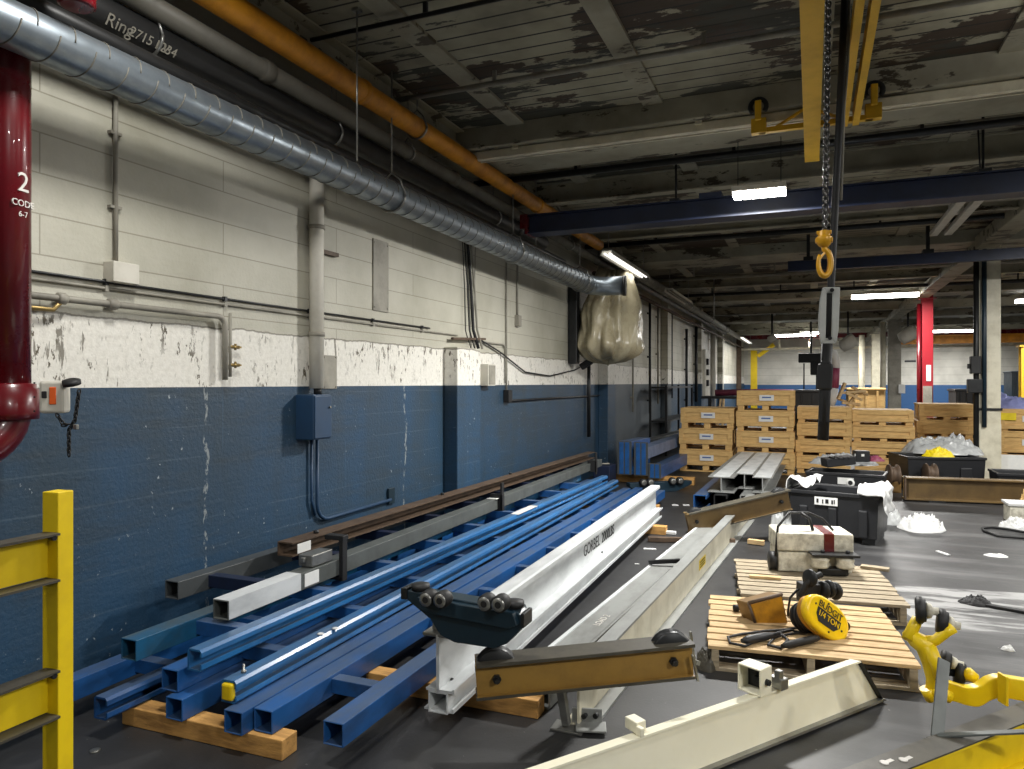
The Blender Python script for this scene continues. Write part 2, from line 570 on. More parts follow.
def part(name, mb, m, parent, local=False, label=None, kind=None, **kw):
    off = None if local else ROOTLOC[parent.name]
    o = finish(mb, name, m, off, **kw)
    o.parent = parent
    ROOTLOC[o.name] = Vector((0, 0, 0)) if local else ROOTLOC[parent.name]
    tags(o, label, None, None, kind)
    return o


def solo(name, label, cat, mb, m, group=None, kind=None, **kw):
    xs = [v.co for v in mb.bm.verts]
    lo = Vector((min(p[i] for p in xs) for i in range(3)))
    hi = Vector((max(p[i] for p in xs) for i in range(3)))
    base = Vector(((lo.x + hi.x) / 2, (lo.y + hi.y) / 2, lo.z))
    o = finish(mb, name, m, base, **kw)
    o.location = base
    tags(o, label, cat, group, kind)
    return o


def struct(name, mb, m, **kw):
    o = finish(mb, name, m, None, **kw)
    o['kind'] = 'structure'
    return o


def dup(root, loc, rz, label):
    r = root.copy()
    COL.objects.link(r)
    r.location = loc
    r.rotation_euler = (0, 0, rz)
    r['label'] = label
    for ch in list(root.children):
        c = ch.copy()
        COL.objects.link(c)
        c.parent = r
        for g in list(ch.children):
            d = g.copy()
            COL.objects.link(d)
            d.parent = c
    return r


def text(name, body, size, o, right, up, m, parent, ext=.0012, sx=1.0):
    cu = bpy.data.curves.new(name, 'FONT')
    cu.body = body
    cu.size = size
    cu.extrude = ext
    cu.align_x = 'CENTER'
    cu.align_y = 'CENTER'
    tmp = bpy.data.objects.new('tmp_text', cu)
    COL.objects.link(tmp)
    dg = bpy.context.evaluated_depsgraph_get()
    me = bpy.data.meshes.new_from_object(tmp.evaluated_get(dg))
    bpy.data.objects.remove(tmp)
    X = Vector(right).normalized()
    Zn = X.cross(Vector(up)).normalized()
    Yu = Zn.cross(X)
    R = Matrix((X * sx, Yu, Zn)).transposed().to_4x4()
    me.transform(Matrix.Translation(Vector(o) - ROOTLOC[parent.name]) @ R)
    me.name = name
    me.materials.clear()
    me.materials.append(M[m])
    ob = link(name, me)
    ob.parent = parent
    return ob


def crumple(c, sx, sy, h, seed, rz=0, n=34, rough=1.0, drop=0.0):
    """a rumpled heap or sheet: closed low dome with noisy creases"""
    mb = MB()
    R = Matrix.Rotation(rz, 3, 'Z')
    c = Vector(c)
    rings = []
    for i in range(n):
        t = i / (n - 1)
        row = []
        for k in range(64):
            a = 2 * PI * k / 64
            rr = 1 + .22 * noise.noise(Vector((math.cos(a) * 1.7 + seed, math.sin(a) * 1.7, seed)))
            x, y = math.cos(a) * t * rr, math.sin(a) * t * rr
            lo = noise.noise(Vector((x * 2.1 + seed, y * 2.1, seed * 2)))
            hi = abs(noise.noise(Vector((x * 5 + seed, y * 5, seed)))) + .6 * abs(noise.noise(Vector((x * 11, y * 11 + seed, seed)))) + .35 * abs(noise.noise(Vector((x * 21, y * 21 + seed, seed))))
            prof = (1 - t ** 2.6) * (.72 + .45 * lo) + .40 * rough * hi * (1 - t ** 6)
            x += .06 * noise.noise(Vector((x * 7, y * 7, seed + 9))) * (t < .97)
            y += .06 * noise.noise(Vector((x * 7, y * 7, seed + 19))) * (t < .97)
            z = h * prof - drop * max(0, t - .6) / .4
            p = R @ Vector((x * sx / 2, y * sy / 2, 0))
            row.append(mb.v(c + p + Vector((0, 0, max(z, 0.002) if not drop else z))))
        rings.append(row)
    for A, B in zip(rings, rings[1:]):
        for k in range(64):
            mb.f([A[k], A[(k + 1) % 64], B[(k + 1) % 64], B[k]], True)
    if not drop:
        bot = [mb.v((v.co.x, v.co.y, c.z)) for v in rings[-1]]
        for k in range(64):
            mb.f([rings[-1][k], rings[-1][(k + 1) % 64], bot[(k + 1) % 64], bot[k]])
        mb.f(bot[::-1])
    bmesh.ops.remove_doubles(mb.bm, verts=mb.bm.verts, dist=.0005)
    return mb


def drape_sheet(c, rz, u0, u1, v0, v1, eu, ev, seed, n=34, lump=.05):
    """cloth lying on a rim corner at c: past u=eu (local +x) or v=ev (local -y) it hangs straight down"""
    mb = MB()
    R = Matrix.Rotation(rz, 3, 'Z')
    g = []
    for i in range(n):
        row = []
        for j in range(n):
            u = u0 + (u1 - u0) * i / (n - 1)
            v = v0 + (v1 - v0) * j / (n - 1)
            ou = max(0.0, (u - eu)) if eu >= 0 else max(0.0, (eu - u))
            ov = max(0.0, ev - v)
            uu = (min(u, eu) if eu >= 0 else max(u, eu))
            vv = max(v, ev)
            w = noise.noise(Vector((u * 7 + seed, v * 7, seed)))
            w2 = noise.noise(Vector((u * 16, v * 16 + seed, seed)))
            sgn = 1 if eu >= 0 else -1
            z = lump * (1 + w + .4 * w2) * (1 if ou + ov == 0 else .4) - ou * .92 - ov * .92
            x = uu + sgn * (.02 + .05 * abs(w) * (ou > 0) + ou * .18 + .02 * w2 * (ou > 0))
            y = vv - (.02 * (ov > 0) + .04 * abs(w) * (ov > 0) + ov * .15)
            row.append(mb.v(Vector(c) + R @ Vector((x, y, z))))
        g.append(row)
    for i in range(n - 1):
        for j in range(n - 1):
            mb.f([g[i][j], g[i + 1][j], g[i + 1][j + 1], g[i][j + 1]], True)
    return mb


def V(*a):
    return Vector(a)


# ================================================================== SETTING
X0, X1, Y0, Y1 = -3.5, 16.0, -8.0, 42.4
DECK, BAND = 4.05, 3.85
struct('floor', MB().box(((X0 + X1) / 2, (Y0 + Y1) / 2, -.1), (X1 - X0 + .6, Y1 - Y0 + .6, .2)), 'floor')
struct('ceiling', MB().box(((X0 + X1) / 2, (Y0 + Y1) / 2, DECK + .1), (X1 - X0 + .6, Y1 - Y0 + .6, .2)), 'deck')
struct('wall_left', MB().box((X0 - .15, (Y0 + Y1) / 2, DECK / 2), (.3, Y1 - Y0, DECK)), 'wall')
struct('wall_back', MB().box(((X0 + X1) / 2, Y1 + .15, DECK / 2), (X1 - X0 + .6, .3, DECK)), 'backwall')
struct('wall_right', MB().box((X1 + .15, (Y0 + Y1) / 2, DECK / 2), (.3, Y1 - Y0, DECK)), 'backwall')
struct('wall_front', MB().box(((X0 + X1) / 2, Y0 - .15, DECK / 2), (X1 - X0 + .6, .3, DECK)), 'backwall')
n = 0
for y in (-.9, 6.3, 13.5, 20.7, 27.9, 35.1):        # shallow wide beams across the hall
    n += 1
    struct('trim_%d' % n, MB().box(((X0 + X1) / 2, y + .45, (BAND + DECK) / 2 + .01), (X1 - X0, .9, DECK - BAND + .02)), 'band', bevel=.015)
for x in (-2.57, -1.28, .05, 1.35, 3.9, 5.2, 6.5):   # flat battens along the hall
    n += 1
    struct('trim_%d' % n, MB().box((x, 17, DECK - .012), (.17, 50, .03)), 'band')
n += 1
struct('trim_%d' % n, MB().box((2.55, 17, BAND - .02), (.3, 50, .2)), 'band', bevel=.01)   # girder on the column line
for y in (8.45, 10.9, 17.2, 24.4, 31.6):              # lesser cross beams
    n += 1
    struct('trim_%d' % n, MB().ext(ib(.14, .26, .02, .02), (X0, y, 3.93), (X1, y, 3.93)), 'band')
# pilasters on the left wall
for k, (y, w, dp, top) in enumerate(((6.62, .55, .16, 1.97), (12.45, .6, .18, DECK), (18.2, .5, .18, DECK), (24, .5, .2, DECK), (30, .5, .2, DECK))):
    n += 1
    struct('trim_%d' % n, MB().box((X0 + dp / 2, y + w / 2, top / 2), (dp, w, top)), 'wall', bevel=.01)
# ceiling/wall edge channel
n += 1
struct('trim_%d' % n, MB().ext(cch(.1, .16, .012), (-3.16, Y0, 3.96), (-3.16, 13.0, 3.96)), 'band')

# ================================================================== LIGHTS
def area(loc, w, l, power, rz=0.0, col=(1, .985, .945), up=False):
    a = bpy.data.lights.new('area_light', 'AREA')
    a.shape = 'RECTANGLE'
    a.size, a.size_y = w, l
    a.energy = power
    a.color = col
    o = bpy.data.objects.new('area_light', a)
    o.location = loc
    o.rotation_euler = (PI if up else 0, 0, rz)
    COL.objects.link(o)
    return o


def high_bay(label, loc, L, W, power, axis='X', m='led', up=DECK):
    """LED high bay: finned housing, glowing panel, two hanging wires"""
    r = T('high_bay_light', label, 'ceiling light', loc, 0, 'high bay lights')
    dx, dy = (L, W) if axis == 'X' else (W, L)
    part('housing', MB().box((0, 0, .05), (dx, dy, .05)).box((0, 0, .085), (dx * .5, dy * .5, .03)), 'whitepaint', r, local=True, bevel=.004)
    mb = MB()
    nseg = 6
    deep = .06 if L > 1 else .015
    for k in range(nseg):
        f = (k + .5) / nseg - .5
        c = (f * dx, 0, .012 - deep / 2) if axis == 'X' else (0, f * dy, .012)
        s = (dx / nseg * (.86 if L < 1 else .99), dy * .92, .026 + deep) if axis == 'X' else (dx * .92, dy / nseg * .86, .026)
        mb.box(c, s)
    part('diffuser', mb, m, r, local=True, bevel=.006)
    for s in (-1, 1):
        p = V(s * dx * .4, 0, .09) if axis == 'X' else V(0, s * dy * .4, .09)
        part('hanger', MB().tube([p, V(p.x, p.y, up - loc[2])], .004, 6), 'darksteel', r, local=True)
    if power:
        area(V(*loc) - V(0, 0, .016 + deep), dx, dy, power)
    return r


high_bay('short bright light glowing against the long dark blue overhead beam', (-.45, 7.05, 3.34), .47, .2, 310)
high_bay('long bright light left of the red column top', (1.62, 19.6, 3.72), 1.45, .25, 300)
high_bay('bright light on the far ceiling nearest the left wall', tuple(aty(794, 335, 31)), 1.6, .25, 200)
high_bay('bright light on the far ceiling just left of the white lifting handle', tuple(aty(817, 332.5, 34)), 1.4, .25, 200)
high_bay('slim light on the far ceiling just right of the red column', (5.2, 33, 3.66), 2.4, .2, 200)
high_bay('slim light high up at the right edge behind the cream column', (5.9, 22.0, 3.7), 2.2, .2, 250)
# first lamp read off the duct shadow; several others added to brighten the hall
for k, (x, y, p) in enumerate(((-1.95, 2.3, 72), (3.3, 5.7, 110), (3.7, 10.2, 210), (3.2, .2, 215), (-.5, -2.4, 30), (6.5, 3.0, 200), (7.5, 14, 200), (9, 22, 220), (8, 30, 260), (0, 38.5, 260), (6, 39, 300))):
    area((x, y, 3.8 if k == 0 else 3.6), 1.2 if k > 1 else .56, .22, p)

for x, y, p in ((2.0, 5.0, 16), (3.7, 10.2, 50), (6.5, 4.5, 22), (7.5, 14, 20), (2.6, -1.6, 8)):      # added upward lights that brighten the ceiling; no fittings hold them
    area((x, y, 3.62), 1.2, .22, p, up=True)
area((-2.6, -1.2, 3.5), .16, 2.4, 30)      # strip of the wall row behind the viewer
world = bpy.data.worlds.new('world')
SC.world = world
world.use_nodes = True
world.node_tree.nodes['Background'].inputs[0].default_value = (.5, .52, .55, 1)
world.node_tree.nodes['Background'].inputs[1].default_value = .05
SC.view_settings.view_transform = 'Standard'
SC.view_settings.look = 'None'
SC.view_settings.gamma = 1
SC.view_settings.use_curve_mapping = False
SC.view_settings.exposure = 0.0

# ================================================================== LEFT WALL: PIPES AND BOXES
WX = X0
# red sprinkler riser
rc = V(-3.02, 2.0, 0)
rc = atd(5, 300, 3.2); rc.z = 0
r = T('sprinkler_riser', 'dark red riser pipe with white stencil at the left edge beside the wall', 'pipe', (rc.x, rc.y, 1.2))
part('pipe', MB().lathe([(.098, 0), (.098, 1.53), (.09, 1.555), (.02, 1.56)], (rc.x, rc.y, 1.55), (0, 0, 1), 28), 'redpipe', r)
part('coupling', MB().lathe([(.098, 0), (.128, 0), (.13, .03), (.13, .13), (.118, .14), (.118, .155), (.098, .16)], (rc.x, rc.y, 1.44), (0, 0, 1), 28), 'redpipe', r)
el = [V(rc.x, rc.y, 1.56)] + [V(rc.x - .16 * (1 - math.cos(a)) * .1, rc.y - .16 * (1 - math.cos(a)), 1.5 - .16 * math.sin(a) - .02) for a in [k * PI / 2 / 8 for k in range(9)]] + [V(rc.x - .03, rc.y - .5, 1.31)]
part('elbow', MB().tube(el, .1, 24), 'redpipe', r)
toc = V(-rc.x, -rc.y, 0).normalized()
sidev = V(-toc.y, toc.x, 0)
ang = math.radians(42)
nv = toc * math.cos(ang) + sidev * math.sin(ang)
tv = sidev * math.cos(ang) - toc * math.sin(ang)
for body, z, s in (('2', 2.475, .12), ('CODE', 2.385, .04), ('6-7', 2.338, .034)):
    text('stencil', body, s, V(rc.x, rc.y, z) + nv * (.097 if s > .1 else .0965), tv, (0, 0, 1), 'chalk', r, .003)
# tamper switch box with chain
r = T('tamper_switch', 'white switch box with orange tag fixed to the dark red riser', 'switch box', tuple(atd(47, 416, 3.12)))
c = atd(46, 397, 3.1)
Rb = Matrix.Rotation(YAW + .25, 3, 'Z')
part('housing', MB().box(c + V(0, .04, 0), (.1, .08, .14), R=Rb), 'whitepaint', r, bevel=.012)
part('orange_tag', MB().box(c + Rb @ V(.028, -.006, .005), (.026, .012, .075), R=Rb), 'orange', r, bevel=.003)
part('keyhole', MB().box(c + Rb @ V(-.004, -.006, .01), (.02, .012, .03), R=Rb), 'ink', r, bevel=.003)
mb = MB()
for a in (-1, 1):
    for b in (-1, 0, 1):
        mb.cyl(c + Rb @ V(a * .043, 0, b * .06), c + Rb @ V(a * .043, -.004, b * .06), .004, 8)
part('screw', mb, 'ink', r)


def chain(pts, wire=.0032, pitch=.016, width=.014, length=None):
    """oval links, each turned a quarter against the last"""
    mb = MB()
    pts = [Vector(p) for p in pts]
    acc = 0
    path = []
    for a, b in zip(pts, pts[1:]):
        L = (b - a).length
        while acc < L:
            path.append((a + (b - a) * (acc / L), (b - a).normalized()))
            acc += pitch
        acc -= L
    hl = pitch * .5 + wire * 1.6
    for i, (p, d) in enumerate(path):
        a = V(1, 0, 0) if abs(d.z) > .6 else V(0, 0, 1)
        s = d.cross(a).normalized()
        if i % 2:
            s = d.cross(s).normalized()
        loop = []
        for k in range(12):
            t = 2 * PI * k / 12
            loop.append(p + d * hl * math.cos(t) * 1.0 + s * width * .5 * math.sin(t))
        mb.tube(loop, wire, 6, closed=True)
    return mb


q = [atd(58, 416, 3.1), atd(64, 425, 3.1), atd(70, 424, 3.1)]
part('chain', chain(q + []), 'rubber', r)
part('hanging_chain', chain([atd(79, 392, 3.1), atd(75, 420, 3.1), atd(69, 430, 3.1), atd(69, 454, 3.1)]), 'rubber', r)
part('padlock', MB().box(atd(76, 427, 3.08), (.022, .014, .022)), 'steel', r, bevel=.003)
part('valve_lever', MB().lathe([(.02, 0), (.036, .004), (.036, .02), (.02, .026)], atd(72, 385, 3.12), (.2, -.3, 1), 16).bar(atd(60, 386, 3.12), atd(73, 385, 3.12), .02, .016), 'rubber', r)

# conduit drop with junction box
p = atx(113, 92); y = p.y
r = T('conduit_drop', 'thin grey conduit dropping to a small junction box right of the red riser', 'conduit', (WX, y, 2.14))
part('conduit', MB().cyl((WX + .02, y, 2.25), (WX + .02, y, 3.3), .013, 10), 'palepipe', r)
b0, b1 = atx(107, 262), atx(128, 281)
part('junction_box', MB().box((WX + .04, y + .02, 2.195), (.08, .16, .11)), 'whitepaint', r, bevel=.004)
for z in (2.55, 2.95):
    part('strap', MB().box((WX + .012, y, z), (.03, .07, .016)), 'palepipe', r)
# long twin conduits
for lab, py, z0, rr, m_ in (('upper of two thin dark conduits running along the white wall', 272, 2.14, .008, 'darksteel'), ('lower of two thin pale conduits running along the white wall', 275, 2.105, .009, 'palepipe')):
    a = atx(20, py)
    ye = 6.3 if z0 > 2.12 else 6.9
    mb = MB().cyl((WX + .014, 1.4, z0), (WX + .014, ye, z0), rr, 8)
    for k in range(6):
        mb.box((WX + .012, 1.9 + k * .85, z0), (.026, .022, .03))
    solo('wall_conduit', lab, 'conduit', mb, m_)
# white water pipe with elbow and two taps
yE = atx(219, 318).y
zP = 2.02
pts = [V(WX + .05, 1.5, zP), V(WX + .05, yE - .06, zP)] + [V(WX + .05, yE - .06 + .06 * math.sin(a), zP - .06 * (1 - math.cos(a))) for a in (.4, .8, 1.2, 1.57)] + [V(WX + .05, yE, atx(219, 380).z)]
r = T('water_pipe', 'white painted water pipe bending down the wall to two small taps', 'pipe', (WX, yE, 1.6))
part('pipe', MB().tube(pts, .018, 12), 'palepipe', r)
part('second_pipe', MB().cyl((WX + .04, yE + .055, zP + .03), (WX + .04, yE + .055, 1.64), .01, 8), 'palepipe', r)
for pyy in (347, 365):
    z = atx(226, pyy).z
    t_ = part('tap', MB().cyl((WX + .04, yE + .05, z), (WX + .04, yE + .13, z), .012, 10).cyl((WX + .04, yE + .1, z - .02), (WX + .04, yE + .1, z + .022), .008, 8).box((WX + .04, yE + .12, z), (.02, .05, .012)), 'brass', r)
y4 = atx(50, 300).y
part('union', MB().lathe([(.02, 0), (.03, .005), (.03, .05), (.022, .06)], (WX + .05, y4 + .28, zP), (0, 1, 0), 10).lathe([(.02, 0), (.03, .005), (.03, .04), (.022, .05)], (WX + .05, y4, zP), (0, 1, 0), 10), 'palepipe', r)
part('stub_pipe', MB().tube([V(WX + .05, 2.2, zP - .06), V(WX + .05, y4 - .02, zP - .06), V(WX + .05, y4 + .02, zP - .02), V(WX + .05, y4 + .02, zP + .02)], .012, 8), 'brass', r)
# big white vertical pipe
yB = atx(309, 300).y
r = T('wall_downpipe', 'thick white pipe standing upright on the wall above the blue switch box', 'pipe', (WX, yB, 1.55))
part('pipe', MB().cyl((WX + .07, yB, 1.56), (WX + .07, yB, 3.62), .054, 18), 'whitepaint', r)
for z in (1.95, 2.75, 3.2):
    part('clamp', MB().lathe([(.05, 0), (.062, 0), (.062, .03), (.05, .03)], (WX + .07, yB, z), (0, 0, 1), 18).box((WX + .04, yB + .06, z + .015), (.05, .03, .03)), 'palepipe', r)
# blue switch box
r = T('switch_box', 'blue painted electrical box on the blue wall under the thick white pipe', 'electrical box', (WX, yB, 1.16))
part('box', MB().box((WX + .08, yB - .05, 1.35), (.16, .21, .33)), 'bluewall', r, bevel=.006)
part('door', MB().box((WX + .165, yB - .05, 1.35), (.012, .195, .31)), 'bluewall', r, bevel=.004)
part('latch', MB().cyl((WX + .17, yB + .02, 1.42), (WX + .185, yB + .02, 1.42), .008, 8), 'steel', r)
part('hub', MB().cyl((WX + .08, yB, 1.51), (WX + .08, yB, 1.57), .03, 12), 'darksteel', r)
# conduit from box
yb = atx(314, 480).y
ye = atx(388, 498).y
zb = .56
pts = [V(WX + .03, yb, 1.19), V(WX + .03, yb, zb + .12)] + [V(WX + .03, yb + .13 - .13 * math.cos(a), zb + .12 - .13 * math.sin(a)) for a in (.4, .8, 1.2, 1.57)] + [V(WX + .03, ye, zb)]
r = T('low_conduit', 'thin blue conduit curving from the blue electrical box to a wall plate', 'conduit', (WX, yb, zb))
part('conduit', MB().tube(pts, .014, 10), 'bluewall', r)
part('second_conduit', MB().tube([V(WX + .025, yb - .06, 1.19), V(WX + .025, yb - .06, .72), V(WX + .025, yb - .02, .6)], .011, 8), 'bluewall', r)
part('wall_plate', MB().box((WX + .014, ye + .03, zb + .03), (.02, .1, .14)), 'tealdark', r, bevel=.004)
# small dark bracket high on wall
a = atx(325, 253)
solo('wall_bracket', 'small dark rusty bracket high on the white wall right of the thick pipe', 'bracket', MB().box((WX + .02, a.y, a.z), (.04, .25, .03)).box((WX + .02, a.y - .1, a.z - .03), (.04, .04, .06)), 'rusty')
# metal cover plates on wall
for lab, px, py, w, h in (('grey cover plate above the border of the blue paint, left of the pilaster', 329, 372, .17, .26), ('tall grey patch plate high on the white wall right of the thick pipe', 380, 276, .24, .62)):
    a = atx(px, py)
    mb = MB().box((WX + .006, a.y, a.z), (.012, w, h))
    for i in (-1, 1):
        for k in (-1, 1):
            mb.cyl((WX + .012, a.y + i * w * .43, a.z + k * h * .45), (WX + .018, a.y + i * w * .43, a.z + k * h * .45), .008, 8)
    solo('cover_plate', lab, 'plate', mb, 'palepipe')
# cable trunk above the pilaster
r = T('cable_bundle', 'bundle of dark cables dropping down the wall onto the pilaster', 'cables', (WX, 6.9, 1.97))
a, b = atx(462, 243), atx(470, 350)
for k, (px0, px1, rr, mm) in enumerate(((462, 466, .008, 'rubber'), (465, 470, .018, 'rubber'), (468, 474, .013, 'palepipe'), (473, 470, .006, 'palepipe'), (460, 462, .005, 'rubber'))):
    a, b = atx(px0, 240), atx(px1, 330)
    part('cable', MB().tube([V(WX + .03, a.y, 3.45), V(WX + .03, a.y, a.z), V(WX + .03, (a.y + b.y) / 2 + .02, (a.z + b.z) / 2), V(WX + .04, b.y, b.z), V(WX + .09, b.y + .03, 1.98)], rr, 8), mm, r)
a, b = atx(447, 329), atx(480, 323)
part('cross_bar', MB().bar((WX + .06, a.y, 2.06), (WX + .06, b.y, 2.1), .03, .025), 'rusty', r)
# conduit right of the pilaster
y5 = atx(505, 300).y
r = T('thin_wall_conduit', 'thin vertical conduit on the wall right of the pilaster ending in a black box', 'conduit', (WX, y5, 1.4))
part('conduit', MB().tube([V(WX + .02, y5, 3.3), V(WX + .02, y5, 1.5)], .011, 8), 'palepipe', r)
part('branch', MB().tube([V(WX + .02, y5 - 1.0, 2.07), V(WX + .02, y5 - .1, 2.07), V(WX + .02, y5 - .03, 2.02), V(WX + .02, y5 - .03, 1.6)], .011, 8), 'palepipe', r)
part('socket_box', MB().box((WX + .04, y5, 1.44), (.07, .12, .15)), 'rubber', r, bevel=.004)
a = atx(484, 375)
r = T('breaker_box', 'small pale box on the white wall between the pilaster and the thin conduit', 'electrical box', (WX, a.y, a.z - .13))
part('box', MB().box((WX + .05, a.y, a.z), (.1, .2, .25)), 'whitepaint', r, bevel=.005)
part('cover', MB().box((WX + .103, a.y, a.z), (.008, .17, .22)), 'palepipe', r)
# loose cable sagging to the bag
pts = [V(WX + .03, atx(476, 330).y, 2.1)]
for px, py in ((500, 352), (525, 372), (550, 376), (575, 370), (590, 362)):
    a = atx(px, py, WX + .03)
    pts.append(a)
solo('sagging_cable', 'loose black cable sagging along the wall toward the wrapped bundle', 'cable', MB().tube(pts, .01, 8), 'rubber')
a0 = atx(516, 292)
r = T('pull_switch', 'short conduit with small pale box high on the wall right of the cables', 'conduit', (WX, a0.y, a0.z - .9))
part('conduit', MB().cyl((WX + .02, a0.y, a0.z - .3), (WX + .02, a0.y, 3.4), .013, 8), 'palepipe', r)
part('box', MB().box((WX + .03, a0.y, a0.z - .37), (.06, .1, .14)), 'palepipe', r, bevel=.004)
a, b = atx(505, 404), atx(590, 396)
solo('dark_wall_pipe', 'dark level conduit across the blue wall left of the second pilaster', 'conduit', MB().tube([V(WX + .03, a.y, 1.38), V(WX + .03, 12.4, 1.38)], .014, 8), 'darksteel')
y7 = atx(586, 380).y
solo('dark_drop_pipe', 'dark vertical pipe from under the wrapped bundle down the blue wall', 'conduit', MB().tube([V(WX + .05, y7, 2.2), V(WX + .05, y7, .7)], .03, 10), 'darksteel')

# things along the far part of the left wall
far_pipes = [(640, 1.0, 3.3, .02, 'palepipe', 'pale thin conduit on the wall nearest behind the wrapped bundle'),
             (656, .9, 3.5, .03, 'darksteel', 'dark upright pipe on the far left wall before the dark rack'),
             (664, 1.1, 3.5, .025, 'palepipe', 'pale upright pipe on the far left wall beside the dark rack'),
             (677, 1.2, 3.5, .03, 'darksteel', 'dark upright pipe on the far left wall above the dark rack'),
             (691, .8, 3.2, .04, 'darksteel', 'stout dark pipe on the far left wall above the left crate stack'),
             (700, 1.0, 3.4, .05, 'darksteel', 'thick black pipe cluster on the far left wall near the yellow post'),
             (715, 0.3, 3.5, .10, 'whitepaint', 'white upright duct on the far left wall, left of the two'),
             (723, 0.3, 3.5, .10, 'whitepaint', 'white upright duct on the far left wall, right of the two')]
for px, z0, z1, rr, mm, lab in far_pipes:
    yy = atx(px, 380, WX + .2).y
    mb = MB().cyl((WX + .03 + rr, yy, z0), (WX + .03 + rr, yy, z1), rr, 10)
    for z in (z0 + .3, (z0 + z1) / 2, z1 - .3):
        mb.box((WX + .02, yy, z), (.04, rr * 2.6, .04))
    solo('wall_pipe', lab, 'pipe', mb, mm)
a = atx(708, 360, WX + .3)
r = T('control_panel', 'pale upright control panel with black switches on the far left wall', 'electrical box', (WX, a.y, 1.1))
part('box', MB().box((WX + .15, a.y, 1.9), (.3, 1.2, 1.6)), 'whitepaint', r, bevel=.01)
for z in (1.6, 1.95, 2.3):
    part('switch', MB().box((WX + .33, a.y - .3, z), (.08, .25, .2)), 'rubber', r, bevel=.01)
# dark rack against the wall
a, b = at(668, 441), at(693, 437)
ya, yb2 = atx(664, 441, -3.0).y, atx(690, 437, -3.0).y
r = T('metal_rack', 'dark open metal rack against the left wall behind the left crate stack', 'rack', (-3.1, (ya + yb2) / 2, 0))
for x in (-3.3, -2.95):
    for y in (ya, yb2):
        part('upright', MB().bar((x, y, 0), (x, y, 1.55), .05, .05, (0, 1, 0)), 'darksteel', r)
for z in (.25, .75, 1.5):
    part('shelf', MB().box((-3.12, (ya + yb2) / 2, z), (.4, yb2 - ya, .04)), 'darksteel', r)
# dark square column at the end of wall and yellow post
q = aty(738, 380, 38)
r = T('dark_column', 'dark rusty steel column at the far end of the left wall', 'column', (q.x, 38, 0))
part('shaft', MB().ext(ib(.3, .3, .03, .03), (q.x, 38, 0), (q.x, 38, DECK), (0, 1, 0)), 'rusty', r)
part('base_plate', MB().box((q.x, 38, .02), (.5, .5, .04)), 'rusty', r)
q = aty(754, 370, 40)
r = T('yellow_far_post', 'yellow painted post with angled brace standing before the far wall', 'post', (q.x, 40, 0))
part('shaft', MB().ext(ib(.3, .4, .04, .04), (q.x, 40, 0), (q.x, 40, 3.3), (0, 1, 0)), 'yellow', r)
part('brace', MB().bar((q.x + .2, 40, 3.0), (q.x + 1.0, 40, 3.6), .2, .2), 'yellow', r)

# ================================================================== OVERHEAD PIPE RUNS
def hanger(parent, x, y, z, r_, top):
    """clevis hanger: ring under the pipe, yoke and rod"""
    mb = MB()
    ring = [V(x + (r_ + .012) * math.cos(a), y, z + (r_ + .012) * math.sin(a)) for a in [PI + k * PI / 12 for k in range(13)]]
    top_pts = [V(x + r_ + .012, y, z), V(x + r_ * .7, y, z + r_ * 1.1), V(x, y, z + r_ + .07), V(x - r_ * .7, y, z + r_ * 1.1), V(x - r_ - .012, y, z)]
    mb.tube(ring, .009, 6)
    mb.tube(top_pts, .008, 6)
    mb.tube([V(x, y, z + r_ + .06), V(x, y, top)], .006, 6)
    return part('hanger', mb, 'steel', parent)


r = T('spiral_duct', 'long galvanised spiral duct running along the top of the left wall', 'duct', (-3.05, 6, 2.92))
mb = MB()
path = [V(-3.05, -2.0, 3.075), V(-3.05, 2, 3.075), V(-3.05, 10.25, 3.05)]
zc = lambda y: 3.075 if y < 2 else 3.075 - .025 * (y - 2) / 8.25
DR = .135
rad = lambda y: .09 + .0045 * (y + 0)
part('duct_run', MB().tube(path, DR, 32, rs=[rad(-2), rad(2), rad(10.25)]), 'galv', r)
sm = MB()
y = 0.2
while y < 10.2:
    ring = [V(-3.05 + (rad(y) + .001) * math.cos(a), y + .05 * a / PI, zc(y) + (rad(y) + .001) * math.sin(a)) for a in [2 * PI * k / 32 for k in range(33)]]
    sm.tube(ring, .0035, 5)
    y += .165
part('seam', sm, 'dimpipe', r)
e0 = V(-3.05, 10.25, 3.05)
part('elbow', MB().tube([e0 - V(0, .05, 0), e0 + V(0, .06, 0), e0 + V(.05, .16, -.005), e0 + V(.2, .25, -.01), e0 + V(.48, .3, -.01)], DR + .004, 28), 'galv', r)
part('open_end', MB().lathe([(DR + .004, 0), (DR + .016, .0), (DR + .016, .05), (DR + .004, .05)], e0 + V(.46, .297, -.01), (.98, .17, 0), 28), 'darksteel', r)
for yy in (4.9, 7.4, 9.9):
    hanger(r, -3.05, yy, zc(yy), rad(yy), DECK)

r = T('black_pipe', 'fat black pipe with chalk scribble running above the spiral duct', 'pipe', (-3.29, 6, 3.36))
part('pipe', MB().cyl((-3.29, -3, 3.45), (-3.29, 9.0, 3.45), .09, 24), 'blackpipe', r)
part('second_pipe', MB().cyl((-3.2, -3, 3.28), (-3.2, 9.6, 3.28), .045, 18), 'blackpipe', r)
part('coupling', MB().lathe([(.09, 0), (.105, .01), (.105, .1), (.09, .11)], (-3.29, 8.0, 3.45), (0, 1, 0), 20), 'blackpipe', r)
for yy in (2.85, 4.45, 7.4):
    hanger(r, -3.29, yy, 3.45, .09, DECK)
tn = V(.8, 0, -.6)
for body, px, py, s in (('Ring', 122, 32, .09), ('2715 RV', 152, 34, .07), ('1234', 168, 47, .07)):
    a = atx(px, py, -3.20)
    text('chalk_writing', body, s, V(-3.29, a.y, 3.45) + V(.075, 0, -.053), (0, 1, 0), (.58, 0, .81), 'palepipe', r)

